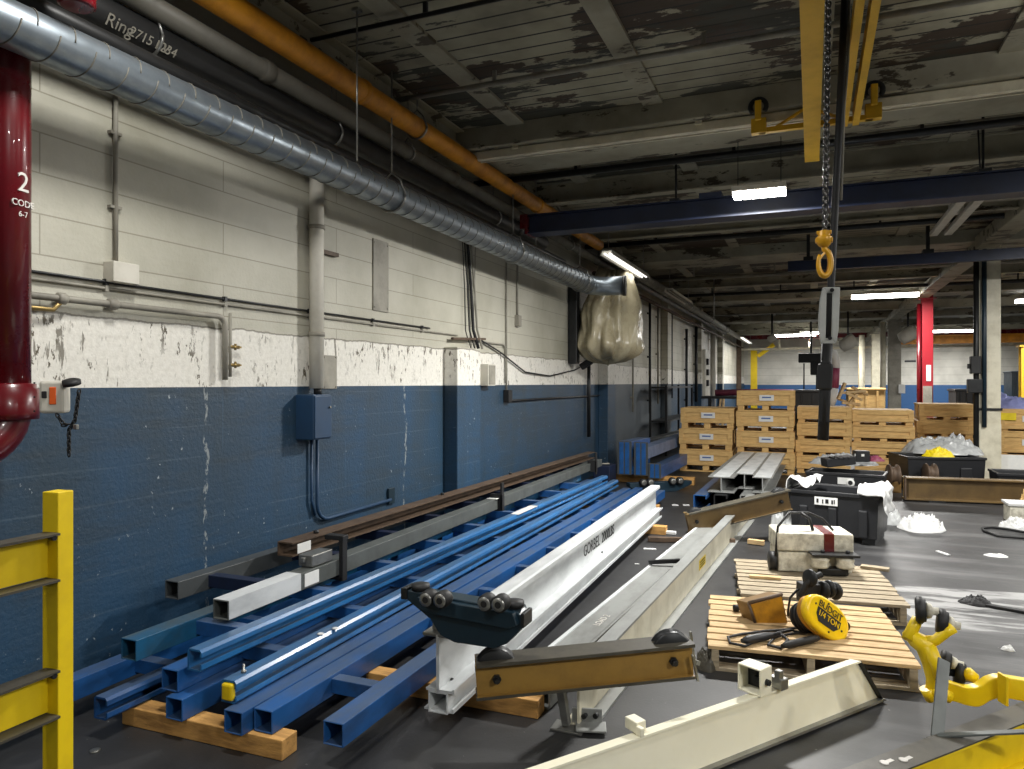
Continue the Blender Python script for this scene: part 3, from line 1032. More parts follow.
r = T('pale_pipe', 'pale grey pipe running between the black pipe and the orange one', 'pipe', (-3.24, 6, 3.5))
part('pipe', MB().cyl((-3.2, -3, 3.575), (-3.2, 30, 3.575), .06, 18), 'dimpipe', r)
for yy in (3.6, 6.2, 8.7, 11.3):
    part('coupling', MB().lathe([(.06, 0), (.072, .01), (.072, .08), (.06, .09)], (-3.2, yy, 3.575), (0, 1, 0), 18), 'dimpipe', r)
for yy in (5.4, 9.9, 14.0):
    hanger(r, -3.2, yy, 3.575, .06, DECK)

r = T('orange_pipe', 'long orange yellow pipe running under the ceiling along the left wall', 'pipe', (-3.08, 5, 3.6))
part('pipe', MB().cyl((-3.08, -3, 3.755), (-3.08, 11.0, 3.755), .082, 24), 'orangepipe', r)
for yy in (4.5, 8.2):
    part('coupling', MB().lathe([(.082, 0), (.092, .01), (.092, .05), (.082, .06)], (-3.08, yy, 3.755), (0, 1, 0), 20), 'orangepipe', r)
for yy in (5.35, 8.9):
    hanger(r, -3.08, yy, 3.755, .082, DECK)
r = T('grey_pipe_run', 'dull grey pipe continuing the orange one along the far left wall', 'pipe', (-3.08, 20, 3.5))
part('pipe', MB().cyl((-3.03, 11.2, 3.65), (-3.03, 38, 3.65), .09, 18), 'palepipe', r)
for yy in (13, 16, 19.5, 24, 29, 34):
    part('coupling', MB().lathe([(.09, 0), (.11, .02), (.11, .16), (.09, .18)], (-3.03, yy, 3.65), (0, 1, 0), 16), 'palepipe', r)
for yy in (14, 21, 28):
    hanger(r, -3.03, yy, 3.65, .09, DECK)
solo('rust_pipe_run', 'thin rusty pipe below the grey run on the far left wall', 'pipe', MB().cyl((-3.3, 11.5, 3.4), (-3.3, 40, 3.4), .04, 12), 'rusty')
r = T('red_branch_pipe', 'short dark red pipe dropping from the ceiling above the spiral duct', 'pipe', (-2.93, 2.17, 3.22))
part('pipe', MB().cyl((-2.93, 2.17, 3.24), (-2.93, 2.17, DECK - .01), .06, 18), 'redpipe', r)
part('end_cap', MB().lathe([(.06, 0), (.075, .01), (.075, .05), (.06, .06)], (-2.93, 2.17, 3.22), (0, 0, 1), 18), 'redpipe', r)
# wires hanging in the upper left
for lab, px, py0, y in (('thin hanging rod left of the orange pipe hanger', 357, 161, 4.0), ('thin hanging rod crossing the right end of the orange pipe', 536, 250, 8.2)):
    a = aty(px, py0, y)
    solo('hanging_rod', lab, 'rod', MB().cyl(a, (a.x, a.y, DECK), .006, 6).box((a.x, a.y, DECK - .01), (.05, .05, .02)), 'steel')
a = aty(811, 515 / 4 + 192, 17)
a = aty(714, 320, 17)
solo('hanging_wand', 'lone white rod hanging from the dark ceiling over the left crate stacks', 'rod', MB().cyl((a.x, a.y, a.z), (a.x, a.y, DECK), .015, 8).box((a.x, a.y, DECK - .015), (.06, .06, .03)), 'steel')

# strip lights along the wall
def strip(label, y0, y1, x, z, glow, power):
    r = T('strip_light', label, 'ceiling light', (x, (y0 + y1) / 2, z), 0, 'strip lights along the left wall')
    L = y1 - y0
    part('housing', MB().ext([(-.07, 0), (.07, 0), (.1, -.07), (.085, -.07), (.06, -.015), (-.06, -.015), (-.085, -.07), (-.1, -.07)], (x, y0, z + .08), (x, y1, z + .08)), 'whitepaint', r)
    for s in (-1, 1):
        part('tube', MB().cyl((x + s * .035, y0 + .03, z + .03), (x + s * .035, y1 - .03, z + .03), .016, 10), glow, r)
    for yy in (y0 + .1, y1 - .1):
        part('chain_hanger', MB().tube([V(x, yy, z + .08), V(x, yy, DECK)], .006, 6), 'steel', r)
    if power:
        area((x, (y0 + y1) / 2, z - .01), .16, L, power)
a = aty(600, 258, 9.7)
strip('lit strip light next to the end of the orange pipe', 9.75, 12.2, -2.62, 3.36, 'tubeglow', 5)
strip('second strip light from the orange pipe, tilted beside the grey pipe', 14.6, 17.2, -2.65, 3.42, 'palepipe', 0)
strip('farthest strip light at the end of the left wall', 31, 35.5, -2.65, 3.42, 'dimglow', 60)

# wrapped bundle
r = T('wrapped_fan', 'wall mounted unit wrapped in a big tan plastic sheet at the duct end', 'wrapped unit', (-3.0, 11.9, 1.9))
mb = MB()
cz0, cz1 = 1.9, 3.42
NA, NH = 72, 46
cx, cyy = -2.95, 11.1
rings = []
for i in range(NH):
    t = i / (NH - 1)
    base = .60 * (1 - (1 - min(1, t / .2)) ** 2) ** .5 if t < .2 else .60 - .1 * (t - .2) - (.2 * ((t - .6) / .4) if t > .6 else 0)
    row = []
    for k in range(NA):
        a = 2 * PI * k / NA
        f = .05 * math.sin(4 * a + 3.5 * t + .6) + .035 * math.sin(9 * a - 4 * t) + .026 * abs(math.sin(11 * a + 5 * t)) + .012 * math.sin(23 * a + 9 * t)
        f -= .15 * math.exp(-((math.sin((a - 4.6 - .5 * t) / 2)) ** 2) / .004) * (1 - .5 * t)
        f -= .13 * math.exp(-((math.sin((a - 5.4 + .7 * t) / 2)) ** 2) / .003)
        f += .05 * noise.noise(V(math.cos(a) * 2.2, math.sin(a) * 2.2, t * 5))
        rr = max(.02, base + f * min(1, t * 6 + .25))
        zz = cz0 + (cz1 - cz0) * t + .06 * noise.noise(V(math.cos(a) * 1.5, math.sin(a) * 1.5, 3)) * (1 - t)
        row.append(mb.v((cx + rr * .78 * math.cos(a), cyy + .5 * t * t + rr * 1.0 * math.sin(a), zz)))
    rings.append(row)
for A, B in zip(rings, rings[1:]):
    for k in range(NA):
        mb.f([A[k], A[(k + 1) % NA], B[(k + 1) % NA], B[k]], True)
mb.f(rings[0][::-1]); mb.f(rings[-1])
part('plastic_wrap', mb, 'tarp', r)
part('tie_cord', MB().tube([V(cx + .5 * math.cos(a) * .86, cyy + .3 + .5 * math.sin(a), 2.95 + .04 * math.sin(3 * a)) for a in [2 * PI * k / 30 for k in range(30)]], .006, 6, closed=True), 'rubber', r)
part('wall_bracket', MB().box((-3.42, cyy - .32, 2.5), (.14, .16, 1.2)).bar((-3.4, cyy, 1.85), (-3.0, cyy, 2.1), .1, .1), 'darksteel', r, bevel=.01)

# ================================================================== CRANE RUNWAYS AND OVERHEAD STEEL
# white enclosed track under the first ceiling beam
yT = 6.42
r = T('white_runway', 'long white crane runway track fixed under the nearest ceiling beam', 'runway', (2, yT, 3.74))
part('track', MB().ext(trk(.09, .1, .014, .03), (-3.1, yT, 3.8), (9, yT, 3.8), (0, -1, 0)), 'creamdirty', r)
for x in (-2.6, -.9, 1.6, 3.6, 5.6):
    part('clamp', MB().box((x, yT, 3.845), (.06, .14, .05)), 'creamdirty', r)
# yellow bridge with end trucks on the white runway
r = T('yellow_bridge', 'yellow overhead crane bridge of twin rails with chain hoist truck', 'crane bridge', (.2, 3.0, 3.4))
def girder_x(px, py, z):
    return at(px, py, z)
a, b = at(818, 0, 3.62), at(812, 155, 3.62)
xg = b.x
part('girder', MB().ext(ib(.12, .2, .012, .012), (xg, -1, 3.66), (xg, b.y, 3.66)), 'yellowdark', r)
a2 = at(850, 116, 3.7)
for s in (-1, 1):
    part('twin_rail', MB().ext(cch(.045, .12, .008), (a2.x + s * .04, -1, 3.68), (a2.x + s * .04, a2.y, 3.68)), 'yellowdark', r)
for px in (757, 872):
    q = at(px, 100, 3.86)
    xx = q.x
    e = part('end_truck', MB().box((xx, yT - .1, 3.72), (.12, .08, .12)).box((xx, yT - .2, 3.82), (.05, .03, .16)), 'yellowdark', r, bevel=.006)
    w = part('wheel', MB().tube([V(xx + .062 * math.cos(t), yT - .17, 3.86 + .062 * math.sin(t)) for t in [-.7 + k * (PI + 1.4) / 16 for k in range(17)]], .02, 8), 'rubber', e)
q0, q1 = at(757, 100, 3.62), at(872, 100, 3.62)
x0_, x1_ = at(757, 100, 3.86).x, at(872, 100, 3.86).x
part('tie_bar', MB().bar((x0_, yT - .1, 3.68), (x1_, yT - .1, 3.68), .05, .04).bar((x0_ + .12, yT - .1, 3.69), (xg, yT - .12, 3.84), .02, .02).bar((x1_ - .2, yT - .1, 3.69), (xg, yT - .12, 3.8), .02, .02), 'yellowdark', r)
# dark blue runway beam
yB2 = 7.65
r = T('blue_runway', 'long dark blue overhead beam crossing the hall below the ceiling', 'runway', (2, yB2, 3.27))
part('beam', MB().ext(sq(.15, .19, .012)[0], (-2.93, yB2, 3.37), (9.5, yB2, 3.37)), 'navy', r, bevel=.006)
part('lower_flange', MB().box((3.28, yB2, 3.275), (12.5, .24, .014)), 'navy', r)
part('upper_flange', MB().box((3.28, yB2, 3.472), (12.5, .22, .014)), 'navy', r)
part('end_bracket', MB().box((-2.945, yB2, 3.37), (.03, .26, .22)).box((-3.0, yB2, 3.42), (.1, .1, .16)), 'redpipe', r, bevel=.004)
for px in (676, 983):
    q = aty(px, 170, yB2)
    part('drop_rod', MB().cyl((q.x, yB2, 3.47), (q.x, yB2, DECK - .02), .012, 8).box((q.x, yB2, 3.49), (.1, .2, .03)), 'darksteel', r)
for x in (-.95, 3.0, 5):
    part('splice', MB().box((x, yB2, 3.5), (.22, .26, .05)), 'navy', r)
# second thinner blue runway
yB3 = 12.4
q = aty(788, 266, yB3)
r = T('second_blue_runway', 'thinner blue overhead beam farther back, left end left of the hook', 'runway', (3, yB3, 3.4))
part('beam', MB().ext(sq(.1, .16, .01)[0], (q.x, yB3, 3.46), (10, yB3, 3.46)), 'navy', r)
for x in (q.x + .3, 1.6, 3.4, 5):
    part('hanger', MB().box((x, yB3, 3.7), (.05, .05, .5)).box((x, yB3, 3.56), (.14, .18, .06)), 'darksteel', r)
# pipes crossing the ceiling
cross = [(5.2, 3.95, .022, 'palepipe', 'thin pale sprinkler pipe nearest the viewer crossing under the ceiling'),
         (4.1, 3.97, .016, 'darksteel', 'thin dark conduit crossing the ceiling nearest the viewer'),
         (7.32, 3.82, .035, 'darksteel', 'dark pipe crossing just before the long dark blue beam'),
         (7.46, 3.9, .02, 'palepipe', 'pale conduit beside the dark pipe before the dark blue beam'),
         (10.2, 3.8, .03, 'palepipe', 'pale pipe crossing between the two blue beams'),
         (11.6, 3.86, .04, 'darksteel', 'dark pipe crossing before the thinner blue beam'),
         (15.6, 3.8, .035, 'palepipe', 'pale pipe crossing behind the thinner blue beam'),
         (18.6, 3.8, .04, 'darksteel', 'dark pipe crossing the ceiling just before the long bright light')]
for y, z, rr, mm, lab in cross:
    mb = MB().cyl((X0 + .02, y, z), (X1 - .1, y, z), rr, 10)
    for k in range(8):
        mb.box((X0 + 1.2 + k * 1.6, y, (z + DECK) / 2), (.03, .02, DECK - z))
    solo('ceiling_pipe', lab, 'pipe', mb, mm)
# unlit twin strip light, right
q = at(956, 215, 3.75)
r = T('unlit_strip_light', 'pair of unlit white strips under the ceiling at the upper right', 'ceiling light', (q.x, q.y, 3.7))
for s in (-1, 1):
    part('batten', MB().box((q.x + s * .09, q.y, 3.74), (.1, 2.4, .06)), 'whitepaint', r, bevel=.006)
part('hanger', MB().box((q.x, q.y, 3.86), (.16, .1, .2)), 'whitepaint', r)
q = at(1004, 215, 3.8)
for s, xx in enumerate((q.x, q.x + .9)):
    pass
# rods, loose cable
solo('hanging_ceiling_rod', 'thin dark rod above the dark blue beam at the upper right', 'rod', MB().cyl(aty(980, 168, 7.9), aty(977, 108, 7.9), .008, 6), 'darksteel')
# far red truss and orange runway along the back
r = T('red_truss', 'dark red lattice truss spanning before the far wall', 'truss', (2, 38.5, 3.2))
part('chord', MB().box((5, 38.5, 3.9), (17.0, .3, .22)), 'redpipe', r)
part('chord', MB().box((5, 38.5, 3.3), (17.0, .3, .1)), 'creamdirty', r)
for k in range(12):
    part('web_bar', MB().bar((-2.9 + k * 1.4, 38.5, 3.3), (-2.9 + k * 1.4, 38.5, 3.9), .08, .08, (0, 1, 0)), 'creamdirty', r)
q0 = aty(895, 346, 36)
r = T('orange_runway', 'orange yellow crane beam spanning the far right before the end wall', 'runway', (8, 36.2, 3.3))
part('beam', MB().ext(ib(.3, .38, .04, .03), (q0.x, 36.4, 3.5), (15, 36.4, 3.5)), 'orangepipe', r)
for x in (q0.x + 1, 9, 12.5):
    part('hanger', MB().box((x, 36.4, 3.86), (.15, .15, .4)), 'rusty', r)

# ================================================================== HOOK, CHAIN, LIFTING COLUMN
hd = 2.95
top, bot = atd(829, -40, hd), atd(825, 232, hd)
r = T('hoist_hook', 'yellow swivel hook hanging on a steel load chain', 'hoist hook', tuple(atd(825, 281, hd)))
part('chain', chain([top, bot], .0042, .0165, .019), 'chainmetal', r)
hb = atd(824, 240, hd)
part('hook_block', MB().lathe([(.010, .04), (.022, .036), (.024, .015), (.03, .012), (.03, -.01), (.022, -.022), (.014, -.03)], hb, (0, 0, 1), 18).box(hb + V(0, 0, .03), (.056, .02, .014)).box(hb + V(0, 0, -.002), (.066, .03, .018)), 'hookyellow', r, bevel=.002)
hk = atd(824.5, 263, hd)
cr = V(CY_, SY_, 0)
pts, rs = [], []
for k in range(19):
    a = PI * .5 - (k / 18) * PI * 1.72
    pts.append(hk + cr * (.025 * math.cos(a)) + V(0, 0, 1) * (.052 * math.sin(a)))
    rs.append(.0125 if k < 12 else .0125 - (k - 12) * .0009)
part('hook', MB().tube([hb + V(0, 0, -.02), hk + V(0, 0, .055)] + pts[1:], .012, 10, rs=[.012, .012] + rs[1:]), 'hookyellow', r)
part('latch', MB().bar(hk + cr * .002 + V(0, 0, .045), hk + cr * -.026 + V(0, 0, .008), .012, .006), 'hookyellow', r)
# lifting column with white guard
ld = 4.3
r = T('lifting_handle', 'dark hanging lifting column with white curved hand guard', 'lifting handle', tuple(atd(822, 441, ld)))
c0, c1, c2, c3 = atd(846, -30, ld), atd(838, 150, ld), atd(831, 285, ld), atd(827, 345, ld)
part('column', MB().tube([c0, c1, c2, c3], .021, 14), 'rubber', r)
part('air_hose', MB().tube([atd(850, -30, ld), atd(848, 60, ld), atd(844, 110, ld), atd(841, 200, ld)], .008, 8), 'palepipe', r)
a, b = atd(829.5, 288, ld), atd(829.5, 343, ld)
# guard: bowed plate with a slot, open frame
out = [(-6, 287), (-9, 300), (-10.5, 318), (-10, 332), (-8, 343), (7, 344), (9.5, 330), (10.5, 305), (11, 287)]
mb = MB()
bk = V(-SY_, CY_, 0)
mb.poly([atd(829.5 + dx, py, ld - .03) for dx, py in out[:5]] + [atd(826, 340, ld - .03), atd(827, 291, ld - .03)], bk, .02)
mb.poly([atd(833, 291, ld - .03), atd(832, 340, ld - .03)] + [atd(829.5 + dx, py, ld - .03) for dx, py in out[5:]], bk, .02)
mb.poly([atd(823.5, 287, ld - .03), atd(827, 293, ld - .03), atd(833, 293, ld - .03), atd(840.5, 287, ld - .03)], bk, .02)
mb.poly([atd(826, 338, ld - .03), atd(821.5, 343.5, ld - .03), atd(836.5, 344, ld - .03), atd(832, 338, ld - .03)], bk, .02)
part('hand_guard', mb, 'guard', r, bevel=.006)
for px, py in ((832, 290), (830, 338)):
    part('bolt', MB().cyl(atd(px, py, ld - .035), atd(px, py, ld - .05), .012, 10), 'darksteel', r)
part('lower_column', MB().tube([atd(827, 344, ld), atd(823, 440, ld)], .032, 14), 'rubber', r)
d0, d1 = atd(825.5, 364, ld), atd(824, 390, ld)
part('gripper', MB().bar(d0, d1, .085, .08, (0, 1, 0)).bar(d0 + V(0, 0, .02), d1 - V(0, 0, .2), .06, .06, (0, 1, 0)), 'rubber', r, bevel=.012)
# ================================================================== TRUSS PILE BY THE LEFT WALL
def truss(label, L, Rr, z, rungs, mid='blue', rw=.07, rh=.07, loc=None):
    """two long members side by side joined by short rungs; L/Rr = (kind, material, x at front, x at back, y front, y back)"""
    r = T('bridge_truss', label, 'crane truss', ((L[2] + Rr[2]) / 2, min(L[4], Rr[4]), z - .05), 0, 'crane trusses piled by the left wall')
    for nm, (kind, m, xa, xb, ya, yb) in (('tube', L), ('tube', Rr)):
        a, b = V(xa, ya, z), V(xb, yb, z)
        if kind == 'tube':
            o, i = sq(.1, .1, .007)
            part('square_tube', MB().ext(o, a, b, inner=i), m, r, bevel=.004)
        else:
            part('enclosed_track', MB().ext(trk(.085, .1, .009, .034), a, b), m, r)
    for y in rungs:
        fl = (y - L[4]) / (L[5] - L[4])
        fr_ = (y - Rr[4]) / (Rr[5] - Rr[4])
        xa = L[2] + (L[3] - L[2]) * fl + .045
        xb = Rr[2] + (Rr[3] - Rr[2]) * fr_ - .038
        part('rung', MB().ext(sq(rw, rh, .006)[0], (xa, y, z), (xb, y, z), inner=sq(rw, rh, .006)[1]), mid, r, bevel=.003)
    return r


def steps(a, b, s):
    out = []
    while a < b:
        out.append(a); a += s
    return out


tC = truss('lowest blue truss nearest the wall, its front partly hidden by the yellow guard post', ('tube', 'blue', -3.28, -3.28, 1.75, 9.3), ('track', 'blue', -2.95, -2.95, 2.3, 9.4), .14, steps(2.75, 9, .72))
tD = truss('lowest blue truss with square tube end resting on the front lumber block', ('tube', 'blue', -2.64, -2.64, 2.42, 9.6), ('tube', 'blue', -2.3, -2.3, 2.42, 9.6), .14, steps(2.95, 9.3, .7))
tE = truss('floor level blue truss closest to the white I-beam, its blue rungs showing', ('tube', 'blue', -2.19, -2.16, 2.48, 9.7), ('tube', 'blue', -1.84, -1.84, 2.5, 9.6), .14, [2.93] + steps(3.9, 9.4, .68))
tG = truss('blue truss in the middle of the pile whose track end shows bare yellow', ('tube', 'blue', -2.71, -2.78, 2.46, 9.5), ('track', 'bluelight', -2.37, -2.46, 2.47, 9.6), .243, steps(2.9, 9.2, .7))
part('yellow_end', MB().box((-2.372, 2.47, .243), (.06, .03, .075)), 'yellow', tG, bevel=.01)
tB = truss('bright blue upper truss with teal rear tube below the silver tube', ('tube', 'teal', -2.97, -2.9, 2.46, 9.3), ('track', 'bluelight', -2.58, -2.5, 2.48, 9.2), .346, steps(2.85, 9, .7))
tA = truss('topmost truss of dark and silver grey tubes with black clamp by the wall', ('tube', 'greytube', -3.29, -3.2, 3.0, 10.7), ('tube', 'greensteel', -2.77, -2.86, 2.83, 10.2), .449, steps(3.25, 10, .72), mid='navy')
part('silver_end', MB().ext([(-.0515, -.045), (.0515, -.045), (.0515, .0515), (-.0515, .0515)], (-2.77, 2.835, .449), (-2.776, 3.4, .449), inner=[(-.0495, -.0445), (.0495, -.0445), (.0495, .0495), (-.0495, .0495)]), 'alu', tA, label='bare silver end of the tube')
part('end_stop', MB().box((-2.79, 3.62, .54), (.1, .2, .07)).box((-2.79, 3.5, .55), (.03, .02, .03)), 'steel', tA, bevel=.006)
part('clamp', MB().box((-2.72, 3.8, .5), (.03, .05, .28)).box((-2.77, 3.8, .63), (.14, .06, .03)).box((-2.76, 3.8, .375), (.1, .05, .02)), 'rubber', tA, bevel=.004)
part('paper_label', MB().box((-2.727, 3.5, .45), (.006, .13, .075)), 'paper', tA, label='white paper label')
for yy in (6.35, 9.6):
    part('strap', MB().box((-2.78, yy, .46), (.13, .05, .16)).box((-2.73, yy, .5), (.02, .05, .3)), 'rubber', tA, bevel=.004)
part('white_tape', MB().box((-2.52, 6.4, .3965), (.08, .5, .003)), 'chalk', tB, label='strip of white tape')
part('paper_label', MB().box((-2.8, 6.32, .503), (.1, .12, .004)), 'paper', tA, label='white paper label')
# rusty channel laid on top
r = T('steel_channel', 'long rusty brown channel lying on the topmost truss beside the wall', 'steel channel', (-3.1, 3.7, .5))
part('channel', MB().ext(cch(.12, .09, .009), (-3.09, 3.7, .545), (-3.0, 10.3, .545)), 'rusty', r)
part('paper_label', MB().box((-3.02, 3.8, .545), (.004, .13, .06)), 'paper', r, label='white paper label')
for yy in (4.0, 5.8, 7.4):
    part('bolt', MB().cyl((-3.08, yy, .588), (-3.08, yy, .61), .018, 8), 'darksteel', r)
# debris on the pile
for lab, x, y, z in (('upper white chip lying on the bright blue truss', -2.34, 3.2, .294), ('lower white chip lying on the bright blue truss', -2.36, 3.1, .294)):
    solo('paint_chip', lab, 'debris', MB().lathe([(.012, 0), (.02, .003), (.012, .007)], (x, y, z), (0, 0, 1), 7), 'foam')
solo('bolt_on_truss', 'small silver bolt standing on the end of the yellow tipped track', 'bolt', MB().lathe([(.012, 0), (.012, .012), (.005, .013), (.005, .04)], (-2.37, 2.56, .293), (0, 0, 1), 8), 'steel')
solo('washer', 'small round washer on the floor by the foot of the yellow guard post', 'washer', MB().lathe([(.012, 0), (.022, 0), (.022, .005), (.012, .005)], at(95, 751), (0, 0, 1), 14), 'steel')
# timbers under the pile
solo('timber', 'thick timber block on the floor under the front ends of the blue trusses', 'timber', MB().box((-2.53, 2.5, .0445), (.92, .1, .087), rz=.02), 'lumber', bevel=.004)
solo('timber', 'short timber block on the floor under the white I-beam', 'timber', MB().box((-1.68, 3.27, .0445), (.95, .1, .087), rz=.02), 'lumber', bevel=.004)
solo('timber', 'timber on the floor under the far ends of the blue trusses', 'timber', MB().box((-2.5, 9.0, .0445), (1.5, .1, .087)), 'lumber', bevel=.004)
solo('timber', 'small timber under the far end of the white I-beam', 'timber', MB().box((-1.62, 7.7, .0445), (.4, .1, .087)), 'lumber', bevel=.004)

# ================================================================== WHITE I-BEAM WITH LETTERING
r = T('aluminium_beam', 'long white I-beam with black lettering lying on timbers beside the blue trusses', 'I-beam', (-1.58, 2.95, .09))
a, b = V(-1.58, 2.93, .09), V(-1.63, 8.15, .09)
up = V(0, 0, 1)
prof = []
o, i = sq(.1, .1, .009)
part('lower_track', MB().ext(o, a + up * .05, b + up * .05, inner=i), 'alu', r, bevel=.003)
part('lower_lip', MB().ext([(-.075, 0), (.075, 0), (.075, .02), (.066, .02), (.06, .009), (-.075, .009)], a + up * .006 + V(0, .01, 0), b + up * .006), 'alu', r)
part('upper_lip', MB().ext([(-.06, -.005), (.085, -.005), (.085, .014), (.076, .014), (.07, .006), (-.06, .006)], a + up * .105, b + up * .105), 'alu', r)
part('web', MB().ext([(-.008, .09), (.008, .09), (.008, .36), (-.008, .36)], a, b), 'alu', r)
part('top_flange', MB().ext([(-.055, .345), (.055, .33), (.055, .357), (.04, .362), (-.04, .362), (-.055, .357)], a + V(0, .25, 0), b), 'alu', r)
part('splice_plate', MB().box((-1.58, 3.05, .445), (.16, .24, .016)).box((-1.58, 3.02, .47), (.1, .1, .03)), 'steel', r, bevel=.003)
for k in range(3):
    part('bolt', MB().cyl((-1.61 + k * .035, 3.05, .47), (-1.61 + k * .035, 3.05, .505), .012, 8), 'darksteel', r)
for yy, zz in ((3.12, .36), (3.05, .2), (5.7, .23)):
    part('bolt', MB().cyl((-1.574, yy, zz), (-1.564, yy, zz), .01, 8), 'darksteel', r)
yl = 5.35
yl += .32
xl = -1.58 - .05 * (yl - 2.93) / 5.2 + .0085
part('nameplate', MB().ext([(-.001, -.055), (.001, -.055), (.001, .055), (-.001, .055)], (xl, yl - .5, .32), (xl - .01, yl + .72, .32)), 'palepipe', r)
dirv = (b - a).normalized()
text('lettering', 'GORBEL', .125, V(xl + .002, yl - .17, .32), dirv, up, 'ink', r)
text('lettering', '2000LBS', .12, V(xl - .001, yl + .33, .32), dirv, up, 'ink', r)

# teal end truck on the white beam
r = T('end_truck', 'dark teal end truck with two pairs of rollers on the front of the white I-beam', 'end truck', (-1.4, 2.88, .45))
prof = [(-1.70, .665), (-1.70, .63), (-1.57, .55), (-1.52, .485), (-1.45, .462), (-1.26, .462), (-1.20, .49), (-1.13, .565), (-1.13, .615), (-1.17, .64)]
part('plate', MB().poly([V(x, 2.84, z) for x, z in prof], (0, 1, 0), .09), 'tealdark', r, bevel=.004)
part('top_rail', MB().poly([V(x, 2.81, z) for x, z in ((-1.60, .60), (-1.62, .65), (-1.16, .632), (-1.14, .585), (-1.18, .565), (-1.55, .585))], (0, 1, 0), .15), 'tealdark', r, bevel=.004)
part('end_stop', MB().box((-1.125, 2.88, .60), (.016, .1, .06)), 'darksteel', r, bevel=.003)
part('end_stop', MB().box((-1.70, 2.88, .65), (.03, .1, .05)), 'darksteel', r, bevel=.003)
for px in (429, 443, 487, 501):
    q = aty(px, 598 + (px - 429) * .07, 2.78)
    x = q.x
    z = q.z
    y = 2.81
    w = part('roller', MB().lathe([(.012, .0), (.034, .0), (.036, .008), (.036, .05), (.03, .055), (.03, .06), (.012, .06)], (x, y, z), (0, -1, 0), 20), 'rubber', r)
    part('bearing', MB().lathe([(.016, 0), (.029, 0), (.029, .004), (.016, .004)], (x, y - .06, z), (0, -1, 0), 16), 'steel', w)
    part('bore', MB().cyl((x, y - .06, z), (x, y - .0655, z), .014, 14), 'ink', w)
for x, z in ((-1.64, .664), (-1.18, .64)):
    part('guide_roller', MB().lathe([(.01, 0), (.042, 0), (.042, .025), (.01, .028)], (x, 2.88, z), (0, 0, 1), 20), 'rubber', r)

# ochre end truck in the foreground
def channel_truck(label, a, b, h, m, stub):
    """two back to back channels with a wheel caught between them at each end"""
    d = (b - a).normalized()
    s = d.cross(V(0, 0, 1)).normalized()
    r = T('end_truck', label, 'end truck', tuple((a + b) / 2 - V(0, 0, h / 2)))
    part('front_channel', MB().ext(cch(.04, h, .008), a + s * .048, b + s * .048), m, r)
    part('rear_channel', MB().ext([(-x, y) for x, y in cch(.06, h, .008)][::-1], a - s * .04, b - s * .04), m, r)
    for zz in (h / 2 + .0015, -h / 2 - .0015):
        part('flange', MB().ext([(-.07, -.0015), (.07, -.0015), (.07, .0015), (-.07, .0015)], a + V(0, 0, zz), b + V(0, 0, zz)), 'railtop', r, label='dark worn flange')
        part('flange_edge', MB().ext([(.068, -.012), (.0715, -.012), (.0715, .0), (.068, .0)], a + V(0, 0, zz + (0 if zz > 0 else .012)), b + V(0, 0, zz + (0 if zz > 0 else .012))), 'railtop', r, label='dark worn flange edge')
    for p, q in ((a, 1), (b, -1)):
        c = p + d * q * .09
        w = part('wheel', MB().lathe([(.02, -.03), (.085, -.03), (.095, -.02), (.078, -.012), (.078, .012), (.095, .02), (.085, .03), (.02, .03)], c + V(0, 0, h * .22), s, 24), 'darksteel', r)
        part('axle_bolt', MB().cyl(c + s * .035, c + s * .055, .02, 6).cyl(c + s * .055, c + s * .075, .012, 8), 'darksteel', w)
        part('end_strip', MB().ext([(-.1, -h / 2), (.1, -h / 2), (.1, h / 2), (-.1, h / 2)], p - d * q * .004, p + d * q * .001), 'steel', r) if stub else None
    return r


a, b = atd(476, 677, 3.22), atd(690, 656, 3.3)
rr_ = channel_truck('ochre brown end truck lying across the rails in the foreground', a, b, .15, 'ochre', False)
dd_ = (b - a).normalized(); ss_ = dd_.cross(up)
part('end_strip', MB().bar(b + dd_ * .012 + ss_ * .07 - up * .085, b - dd_ * .012 + ss_ * .07 + up * .03, .008, .02, ss_).bar(b + dd_ * .03 - ss_ * .03 - up * .04, b + dd_ * .012 - ss_ * .03 + up * .10, .008, .02, ss_).bar(b + dd_ * .03 - ss_ * .03 - up * .04, b + dd_ * .05 - ss_ * .04 - up * .05, .03, .02), 'steel', rr_)
a, b = atd(687, 523, 7.3), atd(788, 499, 7.35)
channel_truck('dull brown channel end truck lying across the rails left of the black bin', a, b, .20, 'umber', False)

# grey rail and cream rail going back
r = T('grey_rail', 'long grey enclosed rail lying on the floor left of the cream rail', 'crane rail', (-1.18, 3.35, 0))
a, b = V(-1.27, 3.35, .075), V(-.93, 8.2, .075)
part('rail', MB().ext(trk(.15, .18, .012, .075), a, b, (1, 0, 0)), 'alugrey', r)
part('edge_lip', MB().ext([(-.012, 0), (.012, 0), (.012, .05), (-.012, .05)], a + V(-.085, 0, .03), b + V(-.085, 0, .03)), 'alu', r)
part('edge_lip', MB().ext([(-.012, 0), (.012, 0), (.012, .04), (-.012, .04)], a + V(.085, 0, .03), b + V(.085, 0, .03)), 'alugrey', r)
dv = (b - a).normalized()
q = a + dv * .95
text('lettering', 'LOAD 2', .06, q + V(.02, 0, .078), dv, V(-1, 0, 0), 'chalk', r)
q = a + dv * 2.4
part('clamp', MB().bar(q + V(-.1, 0, .1), q + V(.14, .06, .12), .03, .03).bar(q + V(-.1, 0, .1), q + V(-.1, 0, -.02), .03, .03), 'darksteel', r)
r = T('cream_rail', 'long dirty cream I-beam rail on the floor running back to the steel stack', 'crane rail', (-.99, 3.25, 0))
a, b = V(-1.0, 3.22, .138), V(-.67, 9.1, .138)
part('rail', MB().ext(ib(.08, .268, .012, .012, .14), a, b), 'creamdirty', r)
